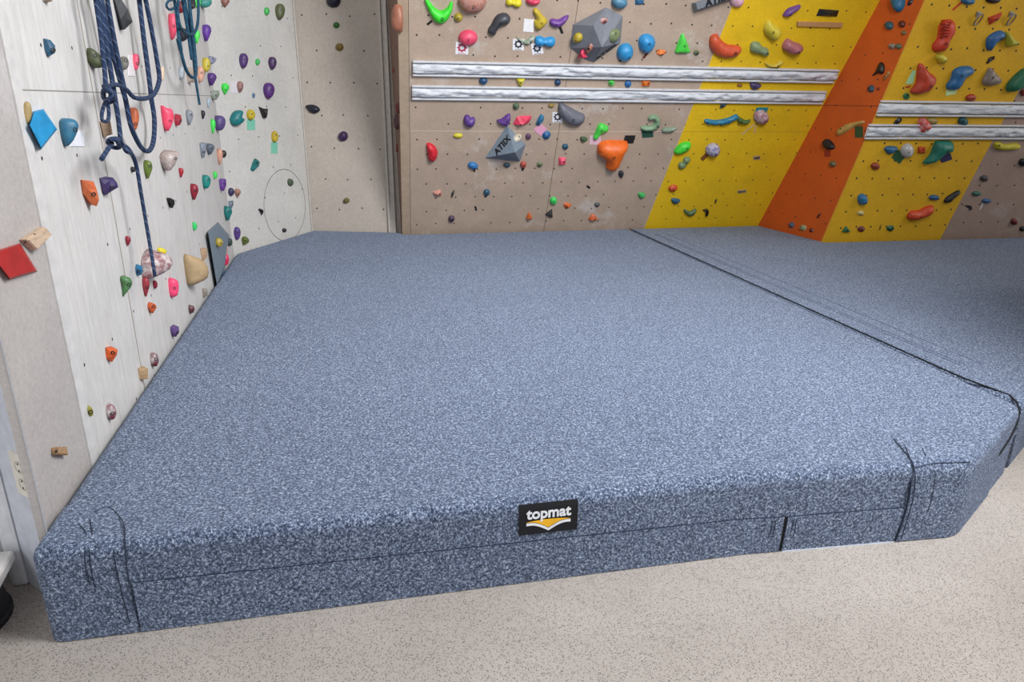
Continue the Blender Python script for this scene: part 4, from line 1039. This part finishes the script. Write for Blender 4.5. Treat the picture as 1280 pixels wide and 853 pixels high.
H('L',254,143.5,5,11,'tear','1c1c22','small black fin right of the end of the teal rope',b=False)
H('L',261,129,5,12,'tear','a3b4bf','tiny pale blue chip under the grey green block',b=False)
H('L',279.5,97,3,6,'round','33313a','tiny dark clip right of the plum curved hold',b=False)
H('L',269,219,5,9,'round','42d558','tiny green knob above the purple block at the bend',b=False)
H('L',258,227.5,11,17,'egg','178078','teal teardrop hold left of the tiny green knob')
H('L',278.5,231.5,9,15,'shield','653a8a','purple block hold at the bend below the tiny green knob')
H('L',275,196,7,20,'tear','d39c84','long salmon teardrop at the bend')
H('L',280,192.5,6,9,'round','28221f','black knob right of the long salmon teardrop',b=False)
H('L',288.5,256,7,10,'shield','6d7682','small grey block above the teal fang')
H('L',285,267,10,18,'tear','1b7672','teal fang hold above the grey diamond volume')
H('L',287.5,303,6,10,'oval','31453c','dark green chip right of the grey diamond volume',b=False)
H('L',254,188,8,19,'shield','7d848e','grey slab hold left of the grey triangular one')
H('L',263,186.5,10,14,'tear','5c646f','grey triangular hold right of the grey slab')
H('L',62,59,15,23,'gem','2f5872','faceted blue hold high on the left wall',poly=[(55,48),(63,50),(69,57),(69,66),(61,71),(55,62)])
H('L',59,-1,14,6,'box','8c7a68','sliver of a wooden hold at the top left edge',b=False)
H('L',119,72,19,23,'oval','50563a','olive round hold left of the blue ropes',rot=20,poly=[(109,62),(114,60),(122,66),(128,73),(127,84),(119,84),(109,76)])
H('L',153,17,0,0,'','2f3033','long dark metallic hold between the rope strands',poly=[(142.5,-3),(151,-2),(160,12),(166,27),(156,37),(151,24)],d=2.2,facet=True,rough=.25)
H('L',155.5,79,11,17,'round','6f6c64','grey ring hold behind the ropes')
tagcard('L',165,82,8,26,'e4dcdc','white tag left of the pink half dome behind the ropes')
H('L',170,77.5,9,21,'egg','ea5570','pink half dome hold on a white tag')
H('L',203,92,6,18,'egg','d8bfa4','pale ring shaped hold between blue and teal ropes',b=False)
H('L',209,148,15,30,'shield','ee4868','big pink shield hold right of the blue ropes',facet=False,poly=[(202,133),(208,135),(215,137),(217,148),(213,160),(209,164),(204,155)])
H('L',222.5,150,10,15,'gem','a12438','crimson chip touching the big pink shield')
H('L',237,147,9,19,'tear','8b8f96','grey teardrop right of the crimson chip')
H('L',168,149,12,29,'egg','c2643c','orange hold behind the blue rope loop')
H('L',34,141,12,28,'oval','a89060','tan sliver hold beside the blue diamond volume',b=False)
tagcard('L',97,173,17,20,'e6e6ea','white tag behind the blue oval hold')
H('L',86,163,24,30,'egg','2f6a85','big blue oval hold over a white tag',poly=[(75,152),(85,148),(95,151),(98,160),(92,175),(83,183),(76,170)])
H('L',134,161,15,19,'box',woodm('8a7058'),'wooden block hold with a rope loop tied to it',b=False,grp='wooden holds on the left wall',poly=[(125,152),(138,151),(141,168),(130,171)],facet=True,d=1)
H('L',113,240,21,33,'kite','c9663a','orange angular hold in the middle of the left wall',rot=-75,poly=[(102,225),(117,227),(121,237),(124,250),(121,258),(116,256),(104,242)])
H('L',136.5,233,23,23,'shield','3f2f62','purple angular hold right of the orange one',poly=[(125,223),(141,222),(146,228),(148,234),(132,244),(128,238)])
H('L',185,212,11,23,'tear','64752c','green teardrop hold right of the dangling rope')
H('L',211.5,201,24,26,'tear','a18d84','brown and white shell hold on the left wall',worn=.6,poly=[(200,195),(210,190),(221,189),(223,195),(218,206),(211,214),(203,206)])
H('L',226.5,216,6,12,'tear','a82434','tiny crimson teardrop right of the shell hold',b=False)
H('L',243,240,10,20,'tear','8e1c30','dark red hook hold right of the dangling rope')
H('L',213.5,254,10,13,'fang','191919','black toothed chip on the left wall')
H('L',243.5,283,6,10,'round','36c764','small bright green knob low on the left wall',b=False)
H('L',160,301.5,7,12,'tear','8b2130','small dark red knob left of the dangling rope')
H('L',166.5,212,7,7,'gem','25231f','tiny black clip behind the dangling rope',b=False)
H('L',202.5,315,11,10,'wedge','dccb28','small yellow hold on top of the red and white bowl',b=False)
H('L',196,330,36,30,'egg','8c4c50','large red and white bowl hold touched by the rope end',rot=0,worn=.9,b=False,poly=[(178,326),(190,317),(203,316),(213,322),(215,331),(208,339),(195,346),(183,349),(176,344)])
H('L',174,338,10,14,'gem','21688e','small blue hold left of the red and white bowl')
H('L',182.5,359,9,24,'tear','9c3038','red wedge hold under the red and white bowl')
H('L',194,356,6,10,'round','8a1a2c','tiny crimson knob under the rope end',b=False)
H('L',216.5,360,12,20,'box','ef4a74','hot pink block hold low on the left wall',facet=False)
H('L',245,338,28,37,'egg','b39873','large sand coloured bowl hold beside the grey diamond volume',rough=.8,b=False,poly=[(231,321),(246,322),(256,328),(260,337),(259,347),(250,353),(238,357),(233,350)])
H('L',255,318,9,16,'box',woodm('a98a6c'),'small wooden block above the sand coloured bowl',b=False,grp='wooden holds on the left wall',poly=[(251,311),(259,311),(259,322),(255,326),(251,324)],facet=True,d=1)
H('L',158.5,358,13,25,'tear','4f7a4a','dark green teardrop hold low on the left wall',poly=[(151,348),(156,346),(163,348),(165,356),(158,366),(153,371),(153,358)])
H('L',190,385.5,11,13,'tear','c85a2c','small orange hold under the red wedge')
H('L',239.5,387,8,10,'gem','5c3238','tiny maroon chip close to the mat edge',b=False)
H('L',256,366,7,10,'box','8f867c','tiny grey block close to the mat under the bowl',b=False)
H('L',218.5,415,11,13,'shield','563a72','purple faceted hold near the mat edge')
H('L',139,443.5,16,19,'shield','cf561a','bright orange faceted hold low on the left wall',poly=[(133,435),(147,437),(146,444),(140,453),(132,448)])
H('L',193,450,11,17,'oval','6a2c34','maroon and white hold near the mat edge',worn=.8)
H('L',179,468,12,15,'box',woodm('a88a66'),'small square wooden block low on the left wall',b=False,grp='wooden holds on the left wall',poly=[(173,461),(185,461),(185,474),(174,475)],facet=True,d=1)
H('L',112,514.5,9,13,'oval','8c8430','olive yellow hold low beside the edging strip',rot=-20)
H('L',139,515.5,13,19,'oval','7a3440','lowest maroon and white hold by the mat corner',worn=.9)
# volumes on the left
def flatvol(P,ol,hgt,mat,label,k=.90):
    cx_=sum(p[0] for p in ol)/len(ol); cy_=sum(p[1] for p in ol)/len(ol); n=len(ol)
    pk=[(cx_+(p[0]-cx_)*k,cy_+(p[1]-cy_)*k,hgt) for p in ol]
    return volume(P,ol,pk,[(i,(i+1)%n,n+(i+1)%n,n+i) for i in range(n)]+[tuple(range(n,2*n))],mat,label)
flatvol('L',[(41.7,139),(54,136),(71.5,161.6),(51.5,187),(36,156.5)],.025,plastic('1c93c9',.5),'turquoise blue diamond volume on the left wall beside the edging strip')
g2=flatvol('L',[(258.9,289.5),(272.3,277.5),(287,294.5),(281,335),(271,361)],.03,simple('blue grey volume','76879a',.7),'blue grey diamond volume standing at the mat edge of the left wall')
flatvol('G',[(-4,313),(25,304),(47,339.5),(12,350),(-4,330)],.02,plastic('b0241f',.45),'flat red quadrilateral volume at the left frame edge')
H('L',274,303.5,9,11,'round','b59f3f','small mustard knob on the blue grey diamond volume',off=.03)
H('L',282,314,6,14,'box','c79a98','pale pink block above the hot pink chip at the volume edge',b=False)
H('L',283,325,7,14,'gem','e0305c','hot pink chip at the right edge of the grey diamond volume',b=False)
H('L',279.5,344,5,16,'tear','3a5a70','slate blue fin near the foot of the grey diamond volume',b=False)
# wooden pieces on grey board
q=[PG.hit(p,.004) for p in ((24.8,300),(48.8,284),(58,294),(50,300),(38.6,313))]
Pc=sum(q,Vector())/5; M=PG.mat(Pc); Mi=M.inverted(); bm=bmesh.new(); add_prism(bm,[Mi@(p+PG.N*.02) for p in q],Vector((0,0,-.025)))
bmesh.ops.bevel(bm,geom=bm.edges[:],offset=.003,segments=2,affect='EDGES')
wb=from_bm('wooden_hold',bm,woodm('c9ae93',(4,30,30)),mw=M); tm(wb,'pale wooden plate with two screws above the red volume','wooden hold','wooden pieces on the grey board')
for p in ((32,302.5),(44,294)):
    h_=Mi@PG.hit(p,.022); bolt(wb,h_.x,h_.y,h_.z,.005,'4a3c30')
q=[PG.hit(p,.0) for p in ((63,560),(77,559),(75,563),(78,570),(64,569))]
Pc=sum(q,Vector())/5; M=PG.mat(Pc); Mi=M.inverted(); bm=bmesh.new(); add_prism(bm,[Mi@(p+PG.N*.02) for p in q],Vector((0,0,-.02)))
bmesh.ops.bevel(bm,geom=bm.edges[:],offset=.003,segments=2,affect='EDGES')
wb=from_bm('wooden_hold',bm,woodm('a98660',(4,30,30)),mw=M); tm(wb,'small wooden block low on the grey board near the socket','wooden hold','wooden pieces on the grey board')
h_=Mi@PG.hit((71,564.5),.021); bolt(wb,h_.x,h_.y,h_.z,.005,'3a2c20')

# ---- ropes
def ropemat(h1,h2):
    m, nt, b = base('rope '+h1,.85); co=coords(nt)
    wv=nd(nt,'ShaderNodeTexWave'); wv.inputs['Scale'].default_value=14; wv.inputs['Distortion'].default_value=1.5; wv.bands_direction='DIAGONAL'; nt.links.new(co,wv.inputs['Vector'])
    col=ramp(nt,wv.outputs['Fac'],[(.55,hx(h1)),(.97,hx(h1)),(1.0,hx(h2))]); f=noise_(nt,co,160,2)
    nt.links.new(mix(nt,1.0,col,ramp(nt,f,[(.3,(.75,.75,.75)),(.7,(1.2,1.2,1.2))]),'MULTIPLY'),b.inputs['Base Color'])
    bump(nt,b,wv.outputs['Fac'],.4,.004); return m
def strand(bm,px,wpx,off=.06,offs=None):
    pts=[]
    if px[0][1]<-5:
        px=[(px[0][0]-22,-110)]+px; offs=[.02]+(offs if offs else [off]*(len(px)-1))
    for i,p in enumerate(px):
        pts.append(PL.hit(p,(offs[i] if offs else off)))
    pts=catmull(pts,6); n=len(pts); rad=[]
    for i,p in enumerate(pts):
        t=i/(n-1); w_=wpx[0]+(wpx[1]-wpx[0])*t; rad.append(w_*.5*fwd(p)/F)
    add_tube(bm,pts,0,10,rad)
RB=ropemat('182c4c','6a7890'); RT=ropemat('0e3f58','2f6f84')
rope=link('climbing_rope',bpy.data.meshes.new('climbing_rope')); rope.data.materials.append(RB)
tm(rope,'dark blue climbing rope looped and knotted in strands down the left wall','rope','ropes hanging on the left wall')
bm=bmesh.new()
strand(bm,[(117,-14),(120,0),(127,50),(131,90),(132,110)],(7,5.5),offs=[.10]*5)
strand(bm,[(121,-14),(124,0),(133,55),(142,112),(148,150),(151,178)],(7,5.5),off=.08)
strand(bm,[(124,-14),(127,0),(138,55),(150,100),(157,125),(163,155),(171,175),(179,187),(187,188),(192,175),(193,150),(190,128)],(6.5,5.5),off=.06)
strand(bm,[(132,-14),(134,0),(143,50),(152,95),(156,112)],(6,5.5),off=.10)
strand(bm,[(172,-14),(174,0),(180,50),(186,95),(190,130)],(6,5.8),off=.07)
strand(bm,[(178,-14),(182,0),(190,40),(197,80),(199,100),(193,117),(182,123),(168,122),(159,113),(150,107),(141,106),(135,109)],(5.5,5.5),off=.10)
bm.to_mesh(rope.data); bm.free()
for p in rope.data.polygons: p.use_smooth=True
bm=bmesh.new()
strand(bm,[(130,108),(137,112),(139,120),(134,126),(129,120),(131,112),(138,116),(142,124),(136,128)],(6,6),offs=[.10,.13,.15,.13,.10,.13,.15,.12,.10])
strand(bm,[(133,125),(129,135),(127,147),(130,152),(135,150),(136,140),(134,127)],(4.5,4.5),off=.10)
o=from_bm('knot',bm,RB,parent=rope,smooth=True)
bm=bmesh.new()
strand(bm,[(151,176),(146,174),(139,174),(135,178),(141,184),(149,184),(146,176),(139,174),(148,174),(154,182),(158,189),(163,190),(158,184),(150,180)],(5.5,5.5),offs=[.1,.12,.14,.13,.12,.14,.16,.15,.13,.13,.15,.13,.11,.1])
strand(bm,[(140,179),(134,188),(127,199)],(5.5,6),off=.14)
o=from_bm('knot',bm,RB,parent=rope,smooth=True)
bm=bmesh.new()
strand(bm,[(158,187),(165,193),(171,210),(176,240),(182,275),(188,310),(192,335),(193.5,345)],(5,4),offs=[.12,.11,.1,.1,.1,.11,.13,.13])
o=from_bm('tail',bm,RB,parent=rope,smooth=True)
rope2=link('climbing_rope',bpy.data.meshes.new('climbing_rope')); rope2.data.materials.append(RT)
tm(rope2,'teal blue climbing rope bundle hanging at the top, right of the dark blue rope','rope','ropes hanging on the left wall')
bm=bmesh.new()
strand(bm,[(216,-14),(218,0),(221,20),(224,50),(228,72),(234,90),(241,97),(245,90),(243,60),(239,25),(235,-10)],(4.2,4),off=.12)
strand(bm,[(228,-12),(231,0),(236,30),(241,65),(244,95),(247,115),(249.5,131)],(4,3),off=.10)
strand(bm,[(221,-12),(222,12),(225,32),(233,42),(242,42),(247,30),(248,8),(247,-12)],(3.6,3.4),off=.14)
strand(bm,[(218,10),(212,12),(208,7),(211,1),(217,0)],(3,3),off=.12)
strand(bm,[(225,-12),(229,5),(235,40),(240,75)],(4,4),off=.13)
bm.to_mesh(rope2.data); bm.free()
for p in rope2.data.polygons: p.use_smooth=True
bm=bmesh.new(); strand(bm,[(223,49),(224.5,56),(226,63)],(6,5),off=.13); from_bm('knot',bm,RT,parent=rope2,smooth=True)
if DUP: print('DUPLICATE LABELS',DUP)

# ------------------------------------------------------------------ light
w=bpy.data.worlds.new('world'); bpy.context.scene.world=w; w.use_nodes=True
w.node_tree.nodes['Background'].inputs[0].default_value=(.90,.94,1,1); w.node_tree.nodes['Background'].inputs[1].default_value=.56
def area(name,loc,tgt,sx,sy,power,col):
    l=bpy.data.lights.new(name,'AREA'); l.shape='RECTANGLE'; l.size=sx; l.size_y=sy; l.energy=power; l.color=col
    o=bpy.data.objects.new(name,l); C.objects.link(o); o.location=loc
    o.rotation_euler=(Vector(tgt)-Vector(loc)).to_track_quat('-Z','Y').to_euler(); return o
k=area('window_daylight',(2.75,1.0,4.0),(1.2,6.0,.9),1.9,1.9,310,(.93,.96,1)); k.data.spread=math.radians(150)
area('right_window_daylight',(8.2,2.6,3.2),(4,6,.8),1.2,1.2,48,(1,.93,.84))
area('left_fill',(-1.9,-.6,2.0),(-1.0,2.6,.6),.8,.8,22,(.90,.95,1))  # fill light added to brighten the white partition end
sc=bpy.context.scene
sc.view_settings.view_transform='Standard'; sc.view_settings.look='None'; sc.view_settings.gamma=1; sc.view_settings.exposure=0
sc.view_settings.use_curve_mapping=False
